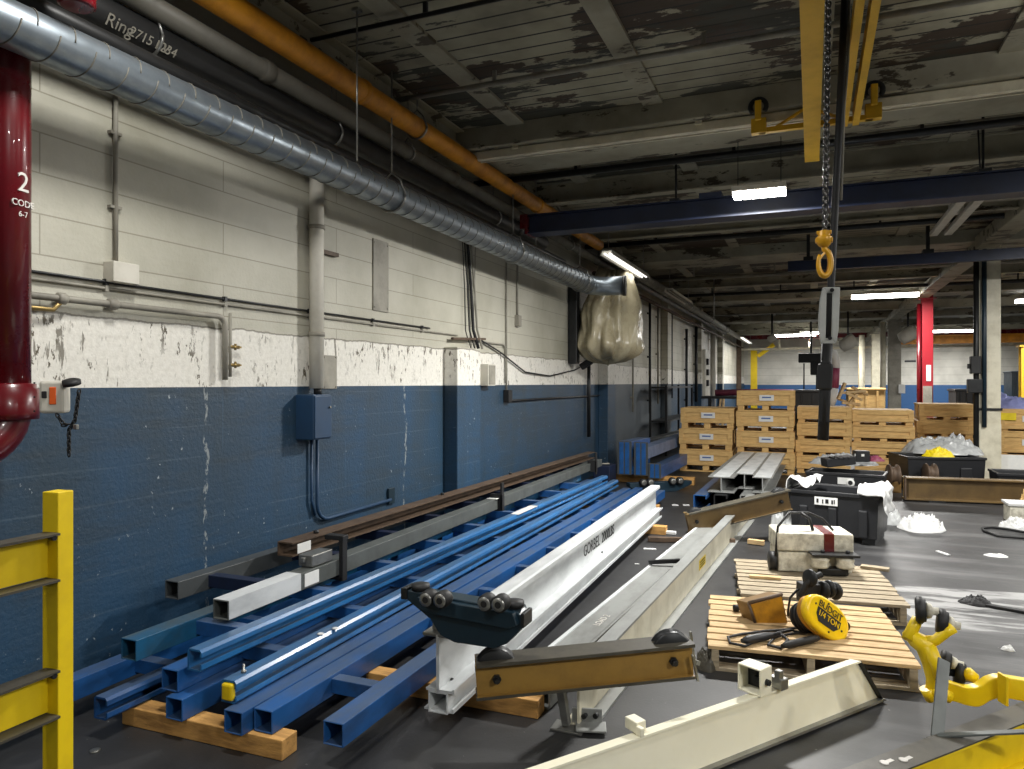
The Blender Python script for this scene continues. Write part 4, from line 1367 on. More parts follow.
part('worn_top', MB().ext([(-.041, .122), (.041, .122), (.041, .136), (-.041, .136)], a, b), 'alugrey', r, label='worn grey top flange')
part('lower_edge', MB().ext([(.008, -.136), (.073, -.136), (.073, -.12), (.008, -.12)], a, b), 'alugrey', r)
dv = (b - a).normalized()
q = a + dv * 2.75
part('yellow_tag', MB().ext([(.0065, -.05), (.0085, -.05), (.0085, .03), (.0065, .03)], q, q + dv * .26), 'yellow', r, label='yellow tag with black marks')
for k in range(3):
    part('tag_print', MB().ext([(.0085, -.035 + k * .02), (.0092, -.035 + k * .02), (.0092, -.025 + k * .02), (.0085, -.025 + k * .02)], q + dv * .03, q + dv * .23), 'ink', r)
s = dv.cross(up)
part('end_leg', MB().bar(a + V(-.09, -.03, .13), a + V(-.05, -.02, -.12), .035, .04, (0, 1, 0)).box(a + V(-.04, -.02, -.132), (.15, .1, .012)), 'steel', r, bevel=.003)
part('end_angle', MB().box(a + V(.06, .0, -.12), (.14, .1, .01), rz=.3).box(a + V(.03, .04, -.09), (.14, .012, .07), rz=.3), 'alugrey', r, bevel=.003)
for dx in (-.005, .05):
    part('bolt', MB().cyl(a + V(.03 + dx, .034, -.085 + dx * .2), a + V(.026 + dx, .012, -.085 + dx * .2), .012, 8), 'darksteel', r)

# sticks between the white beam and the grey rail
a, b = at(648, 539, .03), at(735, 541, .03)
solo('wooden_batten', 'reddish brown stick on the floor passing under the grey rail', 'batten', MB().bar(a, b, .05, .045), 'rusty', bevel=.003)
a, b = at(748, 541, .03), at(764, 543, .03)
solo('wooden_batten', 'short pale end of a stick showing right of the cream rail', 'batten', MB().bar(a, b, .05, .045), 'woodpale', bevel=.003)
a, b = at(650, 531, .02), at(676, 533, .02)
solo('white_stick', 'short white stick on the floor behind the reddish brown stick', 'stick', MB().bar(a, b, .07, .03), 'foam', bevel=.003)
for lab, px, py, w in (('long white scrap on the dark floor between the beams', 650, 549, .12), ('tiny white scrap on the dark floor nearest the white beam', 637, 564, .04)):
    solo('floor_scrap', lab, 'debris', MB().box(at(px, py, .005), (w, w * .35, .008), rz=.2), 'foam')
for lab, px, py in (('white scrap on the floor at the far end of the white beam, left one', 675, 505), ('white scrap on the floor at the far end of the white beam, right one', 686, 505)):
    solo('floor_scrap', lab, 'debris', MB().box(at(px, py, .005), (.08, .05, .01), rz=.4), 'foam')

# ================================================================== CREAM BEAM IN THE FOREGROUND
r = T('cream_beam', 'bright cream I-beam lying on the floor in the front foreground', 'I-beam', (0, 3.4, 0))
b = V(.293, 4.097, .112)
dv = V(-.66, -.93, 0).normalized()
a = b + dv * 3.0
sd0 = (-dv).cross(up).normalized()
up2 = (up * .985 - sd0 * .17).normalized()
mbb = MB().ext(ib(.06, .215, .009, .008, .066), a, b, up2)
for v_ in mbb.bm.verts:
    if (v_.co - b).length < .3:
        v_.co += dv * .13 * max(0, v_.co.z / .21)
part('beam', mbb, 'cream', r)
part('lower_edge', MB().ext([(.0, -.109), (.040, -.109), (.040, -.098), (.0, -.098)], a, b, up2), 'steel', r)
mbb = MB().ext([(.0, -.106), (.033, -.106), (.03, .106), (.0, .106)], b, b - dv * .006, up2)
for v_ in mbb.bm.verts:
    v_.co += dv * .13 * max(0, v_.co.z / .21)
part('end_cap', mbb, 'darksteel', r)
u2 = up
sd = (-dv).cross(up).normalized()
q = b + dv * .86 + up2 * .109
Rm = Matrix((sd, -dv, up)).transposed()
mb = MB()
Rb2 = Rm @ Matrix.Rotation(.12, 3, 'Z')
for c_, s_ in (((-.02, 0, .118), (.115, .09, .008)), ((.034, 0, .062), (.008, .09, .12)), ((-.074, 0, .062), (.008, .09, .12)), ((-.02, 0, .006), (.115, .09, .008))):
    mb.box(q + Rb2 @ V(*c_), s_, R=Rb2)
part('dark_backing', MB().box(q + Rb2 @ V(-.02, .03, .062), (.1, .006, .108), R=Rb2).cyl(q + Rb2 @ V(-.02, .025, .05), q + Rb2 @ V(-.02, -.0, .05), .02, 10), 'darksteel', r)  # dark panel added so the open box reads shaded inside
part('hanger_box', mb, 'cream', r, bevel=.003)
part('bolt', MB().cyl(q + Rb2 @ V(.038, .0, .06), q + Rb2 @ V(.055, 0, .06), .014, 8), 'darksteel', r)
part('clip', MB().box(q + Rm @ V(.02, .11, .03), (.07, .05, .05), R=Rm).box(q + Rm @ V(.03, .1, .07), (.03, .03, .04), R=Rm), 'steel', r, bevel=.004)
q = b + dv * 1.56 + up2 * .109
part('clip', MB().box(q + Rm @ V(-.03, 0, .025), (.07, .05, .045), R=Rm).box(q + Rm @ V(.02, -.02, .02), (.03, .02, .035), R=Rm), 'cream', r, bevel=.004)

# ================================================================== YELLOW GUARD RAIL (LEFT FOREGROUND)
r = T('guard_rail', 'yellow steel guard rail standing at the left edge of the foreground', 'guard rail', (-2.47, 1.6, 0))
pc = atd(58, 493, 2.6)
xp, yp = pc.x, pc.y
H = 1.6 - (493 - 383) / 725 * 2.55
part('post', MB().ext([(-.036, -.032), (.036, -.032), (.036, .032), (-.036, .032)], (xp, yp, 0), (xp, yp, H), (-.1, 1, 0)), 'yellow', r, bevel=.003)
part('base_plate', MB().box((xp, yp, .006), (.22, .22, .012)), 'yellow', r)
for zt, zb_ in ((1.068, .905), (.585, .425)):
    zc_ = (zt + zb_) / 2
    h_ = zt - zb_
    p0, p1 = V(xp + .005, yp - 1.9, zc_), V(xp + .005, yp - .03, zc_)
    rail = part('rail', MB().ext([(-.02, -h_ / 2 + .008), (-.012, -h_ / 2 + .008), (-.012, h_ / 2 - .008), (-.02, h_ / 2 - .008)], p0, p1), 'yellow', r)
    for zz in (zt, zb_):
        part('flange', MB().ext([(-.022, -.004), (.05, -.004), (.05, .004), (-.022, .004)], V(p0.x, p0.y, zz), V(p1.x, p1.y, zz)), 'railtop', rail, label='scuffed dark top of the rail flange')
    part('bolt', MB().cyl((xp + .03, yp - .05, zt - .01), (xp + .055, yp - .05, zt - .01), .01, 6), 'darksteel', r)

# ================================================================== YELLOW CRANE PARTS (RIGHT FOREGROUND)
r = T('yellow_beam', 'yellow I-beam with grey scuffed top lying in the bottom right corner', 'I-beam', (.6, 3.4, 0))
a, b = V(.06, 2.73, .105), V(1.75, 4.77, .105)
dv = (b - a).normalized()
sd = dv.cross(up).normalized()
part('beam', MB().ext(ib(.11, .2, .009, .008), a, b), 'yellow', r)
part('top_plate', MB().ext([(-.055, .1), (.055, .1), (.055, .107), (-.055, .107)], a, b), 'railtop', r, label='grey scuffed top plate')
part('hole', MB().cyl(a + dv * .75 + up * .1065, a + dv * .75 + up * .1085, .012, 12), 'ink', r)
for q in (.30, .38):
    p = a + dv * q + up * .107 + sd * (.01 if q > .35 else -.01)
    part('tab', MB().lathe([(.008, 0), (.016, 0), (.016, .003), (.008, .003)], p, up, 14).box(p + dv * .03, (.035, .016, .003), rz=.9), 'chalk', r)
p0, p1 = atd(937, 738, 2.86), atd(944, 660, 3.05)
part('flat_strap', MB().bar(p0, p1, .05, .008, (SY_ * .2 + .3, -CY_, .3)), 'greensteel', r, bevel=.001)
p2, p3 = p0 + V(0, 0, .01), atd(1060, 730, 2.75)
part('flat_strap', MB().bar(p2, p3, .03, .008, (0, 0, 1)), 'greensteel', r, bevel=.001)
for dx in (-.03, .03):
    part('bolt', MB().cyl(p0 + V(dx, .01, -.02), p0 + V(dx, -.03, .0), .013, 8), 'darksteel', r)

TD = 3.35
r = T('trolley', 'yellow crane trolley with four black wheels and curved arm at the right', 'trolley', tuple(atd(940, 700, TD)))
def tp(px, py, dd=0.0):
    return atd(px, py, TD + dd)
def limb(pts, rs):
    return MB().tube([tp(*p) for p in pts], .02, 10, rs=[k * 1.45 for k in rs])
part('frame', limb([(905, 630, .05), (915, 639, .02), (925, 645, 0), (932, 662, 0), (935, 680, 0), (931, 692, 0)], [.014, .026, .032, .03, .026, .018]), 'yellow', r)
part('bracket', limb([(924, 643, 0), (936, 640, -.02), (946, 632, -.04), (952, 627, -.04)], [.022, .016, .016, .02]), 'yellow', r)
part('bracket', limb([(927, 645, -.02), (936, 664, -.04), (941, 678, -.04)], [.02, .018, .022]), 'yellow', r)
part('bracket', limb([(908, 640, .02), (914, 626, .04), (918, 618, .04)], [.02, .018, .016]), 'yellow', r)
part('lower_lug', limb([(932, 690, 0), (943, 694, -.03), (951, 698, -.04)], [.022, .02, .018]), 'yellow', r)
part('lower_lug', limb([(926, 688, 0), (931, 700, 0)], [.02, .016]), 'yellow', r)
rv = V(CY_, SY_, 0)
fw = V(-SY_, CY_, 0)
for px, py, dd, rad, lab in ((920.5, 610, .03, .062, 1), (942, 622, .0, .060, 1), (945.5, 661, .12, .05, 0), (959.5, 673, .1, .058, 1)):
    ax = (rv * .82 - fw * .42 + up * -.12 * (1 if px > 930 else -.3)).normalized()
    w = part('wheel', MB().lathe([(.012, -.022), (rad * .8, -.022), (rad, -.014), (rad, .006), (rad * .86, .012), (rad * .82, .022), (.012, .024)], tp(px, py, dd), ax, 24), 'rubber', r)
    part('hub', MB().lathe([(.008, 0), (rad * .62, 0), (rad * .5, .02), (.018, .026), (.018, .05), (.008, .05)], tp(px, py, dd) + ax * .024, ax, 18), 'machine', w)
part('wheel_bracket', limb([(962, 672, .08), (968, 674, .06), (976, 679, .05)], [.014, .022, .016]), 'yellow', r)
part('axle', limb([(935, 680, .02), (948, 672, .1), (960, 674, .1)], [.012, .012, .012]), 'darksteel', r)
# curved arm: S-shaped bar of square section
arm = [(938, 690, 26), (955, 694, 24), (968, 698, 24), (980, 698, 26), (990, 692, 27), (1000, 689, 27), (1012, 690, 27), (1040, 695, 28), (1075, 702, 30)]
def smooth_row(pts, k=5):
    out = []
    for i in range(len(pts) - 1):
        p0, p1, p2, p3 = pts[max(i - 1, 0)], pts[i], pts[i + 1], pts[min(i + 2, len(pts) - 1)]
        for q_ in range(k):
            u_ = q_ / k
            out.append(tuple(.5 * (2 * p1[n_] + (p2[n_] - p0[n_]) * u_ + (2 * p0[n_] - 5 * p1[n_] + 4 * p2[n_] - p3[n_]) * u_ ** 2 + (3 * p1[n_] - p0[n_] - 3 * p2[n_] + p3[n_]) * u_ ** 3) for n_ in range(3)))
    return out + [pts[-1]]
arm = smooth_row(arm)
mb = MB()
prev = None
pa = [tp(px, py - w / 2.0 + 2, -.004 * i) for i, (px, py, w) in enumerate(arm)]
pb = [tp(px, py + w / 2.0 - 4, -.004 * i) for i, (px, py, w) in enumerate(arm)]
th_ = fw * .05
rows = [[mb.v(A), mb.v(B), mb.v(B + th_), mb.v(A + th_)] for A, B in zip(pa, pb)]
for R0, R1 in zip(rows, rows[1:]):
    for k in range(4):
        mb.f([R0[k], R0[(k + 1) % 4], R1[(k + 1) % 4], R1[k]])
mb.f(rows[0]); mb.f(rows[-1][::-1])
part('curved_arm', mb, 'yellow', r, bevel=.005)
part('joint_plate', MB().box(tp(1003, 689, -.13), (.012, .06, .13), R=Matrix.Rotation(YAW, 3, 'Z')), 'yellow', r, bevel=.003)

# ================================================================== PALLETS
def pallet(label, c, rz, W, D, H_, m, nb, m2):
    r = T('pallet', label, 'pallet', (c[0], c[1], 0), rz)
    bw = D / nb
    for k in range(nb):
        y = -D / 2 + (k + .5) * bw
        part('deck_board', MB().box((random.uniform(-.008, .008), y, H_ - .011), (W + random.uniform(-.01, .01), bw * random.uniform(.74, .84), .02)), m, r, local=True, bevel=.002)
    for x in (-W / 2 + .04, 0, W / 2 - .04):
        part('stringer', MB().box((x, 0, H_ / 2 - .002), (.04, D - .02, H_ - .042)), m2, r, local=True, bevel=.002)
    for y in (-D / 2 + .06, 0, D / 2 - .06):
        part('bottom_board', MB().box((0, y, .01), (W, .1, .018)), m2, r, local=True, bevel=.002)
    return r


pallet('front wooden pallet carrying the yellow hoist and rusty yellow bucket', (-.06, 4.71, 0), math.radians(6.3), 1.07, 1.03, .14, 'woodpale', 9, 'woodgrey')
pallet('rear weathered grey pallet carrying the dirty white machine box', (0.0, 5.84, 0), math.radians(7.2), 1.07, 1.06, .14, 'woodgrey', 9, 'woodgrey')

# ---- yellow chain hoist
hc = atd(826, 618, 4.15)
r = T('chain_hoist', 'yellow and black electric chain hoist lying on the front pallet', 'chain hoist', (hc.x, hc.y, .14))
nrm = (-fw * .80 + rv * .42 + up * .25).normalized()
ax1 = (rv * .86 - up * .5)
ax1 = (ax1 - nrm * ax1.dot(nrm)).normalized()
ax2 = nrm.cross(ax1).normalized()
if ax2.z < 0: ax2 = -ax2
def oval(sa, sb, h, n=40, p=2.4):
    out = []
    for k in range(n):
        t = 2 * PI * k / n
        ct, st = math.cos(t), math.sin(t)
        out.append(hc + ax1 * (1.17 * sa * math.copysign(abs(ct) ** (2 / p), ct)) + ax2 * (sb * math.copysign(abs(st) ** (2 / p), st)) + nrm * h)
    return out
def loft(loops):
    mb = MB()
    R_ = [[mb.v(p) for p in lp] for lp in loops]
    n_ = len(R_[0])
    for A, B in zip(R_, R_[1:]):
        for k in range(n_):
            mb.f([A[k], A[(k + 1) % n_], B[(k + 1) % n_], B[k]], True)
    mb.f(R_[0][::-1]); mb.f(R_[-1])
    return mb
part('cover', loft([oval(.145, .100, -.03), oval(.148, .103, 0), oval(.145, .1, .012), oval(.128, .084, .02), oval(.124, .08, .017)]), 'hoistyellow', r)
part('gear_case', loft([oval(.13, .088, -.075), oval(.14, .096, -.06), oval(.14, .096, -.03)]), 'yellowrust', r)
part('motor', loft([oval(.075, .072, -.19, p=2), oval(.08, .078, -.18, p=2), oval(.08, .078, -.07, p=2)]), 'blackplastic', r)
for k in range(4):
    part('fin', loft([oval(.085, .083, -.17 + k * .026, p=2), oval(.085, .083, -.163 + k * .026, p=2)]), 'blackplastic', r)
part('name_band', MB().poly([hc + ax1 * x * 1.12 + ax2 * y + nrm * .019 for x, y in ((-.085, -.02), (-.085, .022), (.085, .022), (.085, -.015), (.05, -.052), (-.06, -.055))], nrm, .002), 'ink', r)
text('lettering', 'BUDGIT', .054, hc + ax2 * .044 + nrm * .022, ax1, ax2, 'ink', r, .001)
text('lettering', '1/4 TON', .046, hc + ax2 * -.008 + nrm * .0225, ax1, ax2, 'hoistyellow', r, .001)
for sx, sy in ((-.9, .3), (.2, -.82), (-.2, .84), (.9, -.2)):
    part('screw', MB().cyl(hc + ax1 * .128 * sx + ax2 * .088 * sy + nrm * .015, hc + ax1 * .128 * sx + ax2 * .088 * sy + nrm * .021, .006, 8), 'ink', r)
hp = hc + ax1 * .15 - nrm * .04 + ax2 * .03
part('hook', MB().tube([hp - ax1 * .02] + [hp + rv * (.035 + .024 * math.cos(t)) + up * (.024 * math.sin(t)) for t in [PI - k * .36 for k in range(15)]], .007, 8), 'darksteel', r)
# black trolley and cables behind hoist
q = atd(815, 588, 4.6)
r = T('plain_trolley', 'small black trolley with wheels behind the yellow hoist on the pallet', 'trolley', (q.x, q.y, .14))
part('body', MB().box(atd(812, 592, 4.55), (.16, .1, .12), rz=.5).tube([atd(800, 597, 4.5), atd(806, 584, 4.5), atd(814, 578, 4.5), atd(822, 574, 4.5)], .02, 8), 'rubber', r, bevel=.006)
for px, py in ((823, 590), (829, 589), (835, 591), (810, 578)):
    part('wheel', MB().lathe([(.01, -.012), (.05, -.012), (.056, 0), (.05, .012), (.01, .012)], atd(px, py, 4.5), (rv * .8 + fw * .4 + up * -.1), 18), 'darksteel', r)
part('link', MB().tube([atd(818, 600, 4.45), atd(824, 605, 4.4), atd(832, 604, 4.42)], .016, 8), 'rubber', r)

# rusty yellow chain bucket
bp = [(748, 603), (782, 594), (789, 627), (777, 635), (756, 626)]
mb = MB()
F_ = [atd(px, py, 4.42) for px, py in bp]
r = T('chain_bucket', 'rusty yellow metal bucket lying on the front pallet beside the hoist', 'bucket', (F_[0].x, F_[0].y + .05, .145))
def inset(pts, k):
    c_ = sum(pts, V(0, 0, 0)) / len(pts)
    return [p + (c_ - p) * k for p in pts]
bkv = fw * .13 - rv * .035 - up * .02
mb.poly(F_, bkv, bkv.length)
mb2 = MB().poly([p - bkv * .03 for p in inset(F_, -.02)], bkv, .012)
part('body', mb, 'ochredark', r, bevel=.006)
part('face_plate', MB().poly([p - bkv * .05 for p in inset(F_, .1)], bkv, .012), 'yellowrust', r, bevel=.003)
part('rim', MB().tube([F_[0] - bkv * .02, F_[1] - bkv * .02], .011, 8), 'rusty', r)
part('rim', MB().tube([F_[0] - bkv * .02, F_[4] - bkv * .02], .009, 8), 'rusty', r)
solo('plug', 'small black connector lying on the front pallet left of the rusty bucket', 'plug', MB().lathe([(.008, 0), (.022, .004), (.022, .03), (.014, .04), (.014, .06), (.02, .062), (.02, .08), (.006, .085)], at(733, 608, .163), rv, 12), 'rubber')
# pendant and lead
r = T('pendant_control', 'black pendant control with looped cable at the front of the pallet', 'pendant', tuple(at(750, 640, .141)))
a, b = at(742, 641, .168), at(772, 635, .168)
part('handset', MB().tube([a, a + (b - a) * .2, a + (b - a) * .75, b, b + (b - a) * .25], .02, 12, rs=[.012, .024, .024, .016, .01]), 'blackplastic', r)
lp = [at(px, py, .15) for px, py in ((780, 633), (788, 640), (780, 648), (768, 645), (775, 637), (795, 633), (806, 633), (790, 630), (772, 634), (745, 646), (730, 643), (728, 637), (742, 634), (765, 631), (782, 630), (797, 628))]
part('cable', MB().tube(lp, .008, 8), 'rubber', r)
a, b = at(782, 646, .165), at(818, 638, .165)
part('coiled_grip', MB().tube([a, a + (b - a) * .15, a + (b - a) * .8, b], .02, 10, rs=[.01, .02, .022, .015]), 'rubber', r)
cl = [atd(px, py, 4.55) for px, py in ((790, 628), (788, 612), (790, 598), (797, 590), (806, 588), (812, 592))]
solo('hoist_lead', 'thin black cable arching up behind the yellow hoist', 'cable', MB().tube(cl, .007, 8), 'rubber')

# ---- dirty white machine box on the rear pallet
mc = at(815, 573, .14)
r = T('machine_box', 'dirty white machine housing with red stripe on the rear grey pallet', 'machine', (mc.x, mc.y + .0, .142), math.radians(14))
part('lower_case', MB().box((0, .16, .078), (.54, .32, .15)), 'machine', r, local=True, bevel=.008)
part('upper_case', MB().box((0, .16, .232), (.56, .34, .14)), 'machine', r, local=True, bevel=.012)
part('red_stripe', MB().box((.10, .158, .235), (.075, .346, .14)), 'redpipe', r, local=True, bevel=.004, label='red stripe')
part('bracket_plate', MB().box((.12, -.05, .16), (.34, .16, .018)), 'darksteel', r, local=True, bevel=.003)
for x in (.02, .2):
    part('roller', MB().lathe([(.01, 0), (.06, 0), (.07, .02), (.06, .04), (.07, .06), (.06, .08), (.01, .08)], (x, -.06, .06), (0, 0, 1), 18), 'machine', r, local=True)
    part('bolt', MB().cyl((x + .02, -.06, .165), (x + .02, -.06, .19), .016, 8), 'darksteel', r, local=True)
part('gearbox', MB().box((.12, -.04, .03), (.2, .1, .055)), 'darksteel', r, local=True, bevel=.01)
part('side_wheel', MB().lathe([(.02, 0), (.07, 0), (.07, .05), (.02, .05)], (-.33, .05, .075), (1, 0, 0), 18), 'rubber', r, local=True)
part('cable', MB().tube([V(-.29, .0, .12), V(-.27, .02, .34), V(-.17, .1, .44), V(-.02, .12, .44), V(.08, .1, .40), V(.16, .1, .31)], .01, 8), 'rubber', r, local=True)
part('cable', MB().tube([V(-.08, .1, .44), V(-.02, .08, .40), V(0, .06, .31)], .012, 8), 'rubber', r, local=True)
solo('timber_scrap', 'pale wood offcut lying on the rear pallet before the white machine', 'wood', MB().box(at(765, 577, .152), (.22, .06, .02), rz=.1), 'woodpale', bevel=.003)
r2 = at(875, 568, .15)
solo('timber_scrap', 'flat wood offcut on the rear pallet right of the white machine', 'wood', MB().box(r2, (.2, .07, .025), rz=-.2), 'woodgrey', bevel=.003)
# small fitting beside front pallet
q = at(699, 660, .0)
solo('chain_heap', 'small heap of dirty metal fittings on the floor at the pallet corner', 'fittings', crumple(at(703, 668, .0) + V(.02, .02, 0), .14, .14, .1, 3.3), 'railtop', kind='stuff')

# ================================================================== BLACK BINS
def bin_(label, A, B, D, h, front=True, ribs=3, lab=None):
    """open tapered plastic bin; A,B the front bottom corners"""
    A, B = V(A[0], A[1], 0), V(B[0], B[1], 0)
    W = (B - A).length
    rz = math.atan2((B - A).y, (B - A).x)
    c = (A + B) / 2
    r = T('plastic_bin', label, 'bin', (c.x, c.y, 0), rz)
    t, e = .025, .02
    mb = MB()
    ob = [(-W / 2 + e, e), (W / 2 - e, e), (W / 2 - e, D - e), (-W / 2 + e, D - e)]
    ot = [(-W / 2, 0), (W / 2, 0), (W / 2, D), (-W / 2, D)]
    it = [(-W / 2 + t, t), (W / 2 - t, t), (W / 2 - t, D - t), (-W / 2 + t, D - t)]
    ibm = [(-W / 2 + e + t, e + t), (W / 2 - e - t, e + t), (W / 2 - e - t, D - e - t), (-W / 2 + e + t, D - e - t)]
    L4 = [[mb.v((x, y, z)) for x, y in pts] for pts, z in ((ob, .06), (ot, h), (it, h), (ibm, .09))]
    for P, Q in zip(L4, L4[1:]):
        for k in range(4):
            mb.f([P[k], P[(k + 1) % 4], Q[(k + 1) % 4], Q[k]])
    mb.f(L4[0][::-1]); mb.f(L4[3])
    part('shell', mb, 'blackplastic', r, local=True, bevel=.006)
    part('rim', MB().ext([(-W / 2 - .012, -.012), (W / 2 + .012, -.012), (W / 2 + .012, D + .012), (-W / 2 - .012, D + .012)], (0, 0, h - .03), (0, 0, h + .006), (0, 1, 0), inner=[(-W / 2 + .02, .02), (W / 2 - .02, .02), (W / 2 - .02, D - .02), (-W / 2 + .02, D - .02)]), 'blackplastic', r, local=True, bevel=.004)
    for k in range(ribs):
        x = -W / 2 + W * (k + .5) / ribs
        part('rib', MB().box((x, .0, h / 2 - .04), (W / ribs * .3, .035, h - .22)), 'blackplastic', r, local=True, bevel=.012)
    for x in (-W / 2 + .1, W / 2 - .1, 0):
        part('foot', MB().box((x, D / 2, .03), (.12, D - .1, .06)), 'blackplastic', r, local=True, bevel=.006)
    if lab:
        for (lx, lz, lw, lh) in lab:
            part('paper_label', MB().box((lx, -.004, h - lz), (lw, .008, lh)), 'paper', r, local=True, label='torn white paper label')
    return r


r = bin_('large black plastic bin with torn label and white foam over its corners', (-.22, 8.1), (.60, 7.9), .62, .49, lab=[(-.06, .09, .22, .08)])
for k, (x, w) in enumerate(((-.14, .02), (-.09, .012), (-.05, .03), (0, .015), (.02, .01))):
    part('label_print', MB().box((x, -.0085, .402 - .005 * (k % 2)), (w, .006, .04)), 'ink', r, local=True)
rb2 = bin_('black plastic bin behind the large one, filled with clear plastic wrap', at(806, 497)[:2], at(884, 503)[:2], .55, .36, lab=[(.02, .1, .2, .09)])
part('ring_sticker', MB().lathe([(.03, 0), (.055, 0), (.055, .006), (.03, .006)], (.08, -.004, .24), (0, -1, 0), 24), 'paper', rb2, local=True, label='white ring shaped sticker')
part('ring_centre', MB().cyl((.08, -.004, .24), (.08, -.0125, .24), .03, 20), 'ink', rb2, local=True)
bin_('wide black plastic bin heaped with crumpled clear plastic by the cream column', at(908, 490)[:2], at(986, 491.5)[:2], .8, .49, ribs=2)
bin_('dark blue black bin at the right edge below the wooden crates', at(998, 498)[:2], at(1075, 502)[:2], .6, .34, ribs=2)

# contents
q = at(842, 495, .34)
solo('plastic_wrap', 'heap of clear plastic wrap overflowing the rear black bin', 'plastic wrap', crumple(at(842, 464, .34), .95, .5, .16, 1.7, .05), 'clearpoly', kind='stuff')
q = aty(838, 466, at(842, 466, .33).y)
r = T('tool_case', 'black plastic tool case sitting on the wrap in the rear bin', 'case', tuple(at(838, 462, .46)))
part('body', MB().box(at(838, 461, .50), (.40, .24, .12), R=Matrix.Rotation(.35, 3, 'Z') @ Matrix.Rotation(-.12, 3, 'Y')), 'blackplastic', r, bevel=.012)
for k in range(4):
    part('slot', MB().box(at(832 + k * 5, 457.5, .555), (.02, .18, .02), R=Matrix.Rotation(.35, 3, 'Z')), 'rubber', r)
r = T('battery_pack', 'small black box with white marks above the rear black bin', 'box', tuple(at(860, 459, .50)))
part('body', MB().box(at(861, 456, .52), (.2, .16, .16), rz=.3), 'blackplastic', r, bevel=.01)
for dx in (-.05, .04):
    part('mark', MB().box(at(861, 456, .52) + V(dx - .02, -.088, .02), (.04, .006, .035), rz=.3), 'paper', r)
solo('red_rag', 'dark red rag lying on the wrap at the right of the rear bin', 'rag', crumple(at(874, 461, .44), .28, .2, .08, 5.1), 'pink', kind='stuff')
solo('crumpled_plastic', 'big crumpled heap of clear plastic in the wide black bin', 'plastic wrap', crumple(at(944, 453, .48), 1.2, .7, .26, 2.4, 0), 'clearpoly', kind='stuff')
solo('yellow_wrap', 'bright yellow plastic bag on the heap in the wide black bin', 'bag', crumple(at(938, 456, .48) - V(0, .1, 0), .42, .25, .13, 6.2, .1), 'yellowplastic')
# foam over the corners
def drape(label, c_, eu, ev, u0, u1, v0, v1, seed, lump):
    o = solo('foam_sheet', label, 'foam sheet', drape_sheet(c_, BRZ, u0, u1, v0, v1, eu, ev, seed, lump=lump), 'foam')
    m = o.modifiers.new('thick', 'SOLIDIFY'); m.thickness = .008
    return o
BRZ = math.atan2(-.2, .82)
drape('white foam sheet hanging over the left corner of the large black bin', V(-.22, 8.1, .502), -.01, -.02, -.2, .24, -.02, .5, 4.2, .075)
drape('white foam sheet hanging over the right corner of the large black bin', V(.60, 7.9, .502), .015, -.02, -.2, .22, -.05, .42, 8.8, .06)
q = at(787, 530, .0)
solo('clear_plastic_bag', 'crumpled clear plastic on the floor left of the large black bin', 'plastic wrap', crumple(at(784, 532), .3, .3, .38, 3.9), 'clearpoly', kind='stuff')
solo('crumpled_wrap', 'bit of clear plastic hanging below the foam right of the large bin', 'plastic wrap', crumple(at(893, 524), .2, .2, .16, 7.4), 'clearpoly', kind='stuff')
solo('foam_shreds', 'heap of white foam shreds on the floor right of the large black bin', 'foam shreds', crumple(at(922, 529), .44, .5, .09, 9.3, rough=3.2), 'foam', kind='stuff')
solo('floor_scrap', 'white paper scrap on the floor far right of the foam shreds', 'debris', crumple(at(996, 556), .2, .12, .02, 2.2), 'foam')
solo('floor_scrap', 'slim white scrap on the floor below the foam shreds', 'debris', MB().box(at(943, 553, .006), (.03, .16, .01), rz=.5), 'foam')
solo('floor_scrap', 'crumpled pale scrap on the floor at the right edge above the yellow arm', 'debris', crumple(at(1008, 650), .07, .05, .025, 1.2), 'foam')
solo('dark_rag', 'black lump lying on the pale worn floor patch at the right', 'rag', crumple(at(976, 604), .2, .14, .06, 4.7), 'rubber')
solo('dark_strip', 'long dark strip lying on the pale worn floor patch at the right edge', 'strip', MB().box(at(1020, 611, .012), (.4, .05, .02), rz=-.35), 'rubber', bevel=.004)
# ================================================================== WOODEN CRATES
def crate(name, label, c, W, D, h, feet, group, rz=0.0, mlabel=True, m='wood'):
    """boarded crate on pallet feet: panels, corner battens, lid, skids"""
    r = T(name, label, 'crate', c, rz, group)
    f = feet
    bh = h - f
    part('box', MB().box((0, D / 2, f + bh / 2), (W - .03, D - .03, bh)), m, r, local=True, bevel=.004)
    part('lid', MB().box((0, D / 2, h - .012), (W, D, .02)), m, r, local=True, bevel=.003)
    for x in (-W / 2 + .04, W / 2 - .04):
        part('corner_batten', MB().box((x, .008, f + bh / 2), (.08, .022, bh)), m, r, local=True, bevel=.003)
    part('top_rail', MB().box((0, .006, h - .05), (W - .16, .018, .07)), m, r, local=True, bevel=.003)
    part('bottom_rail', MB().box((0, .006, f + .04), (W - .16, .018, .07)), m, r, local=True, bevel=.003)
    for sx in (-1, 1):
        part('side_batten', MB().box((sx * (W / 2 - .008), D / 2, f + bh / 2), (.02, .09, bh)), m, r, local=True)
    if f > .045:
        for x in (-W / 2 + .07, 0, W / 2 - .07):
            part('skid', MB().box((x, D / 2, f / 2 + .011), (.11, D - .04, f - .022)), m, r, local=True, bevel=.003)
        part('base_board', MB().box((0, .05, .011), (W - .02, .1, .02)), m, r, local=True)
        part('base_board', MB().box((0, D - .05, .011), (W - .02, .1, .02)), m, r, local=True)
    if mlabel:
        lb = part('shipping_label', MB().box((.02 * W, -.006, f + bh * .52), (.24, .006, .1)), 'paper', r, local=True, label='white and blue shipping label')
        part('label_print', MB().box((.02 * W, -.0095, f + bh * .55), (.15, .002, .025)), 'paperblue', lb, local=True)
    return r


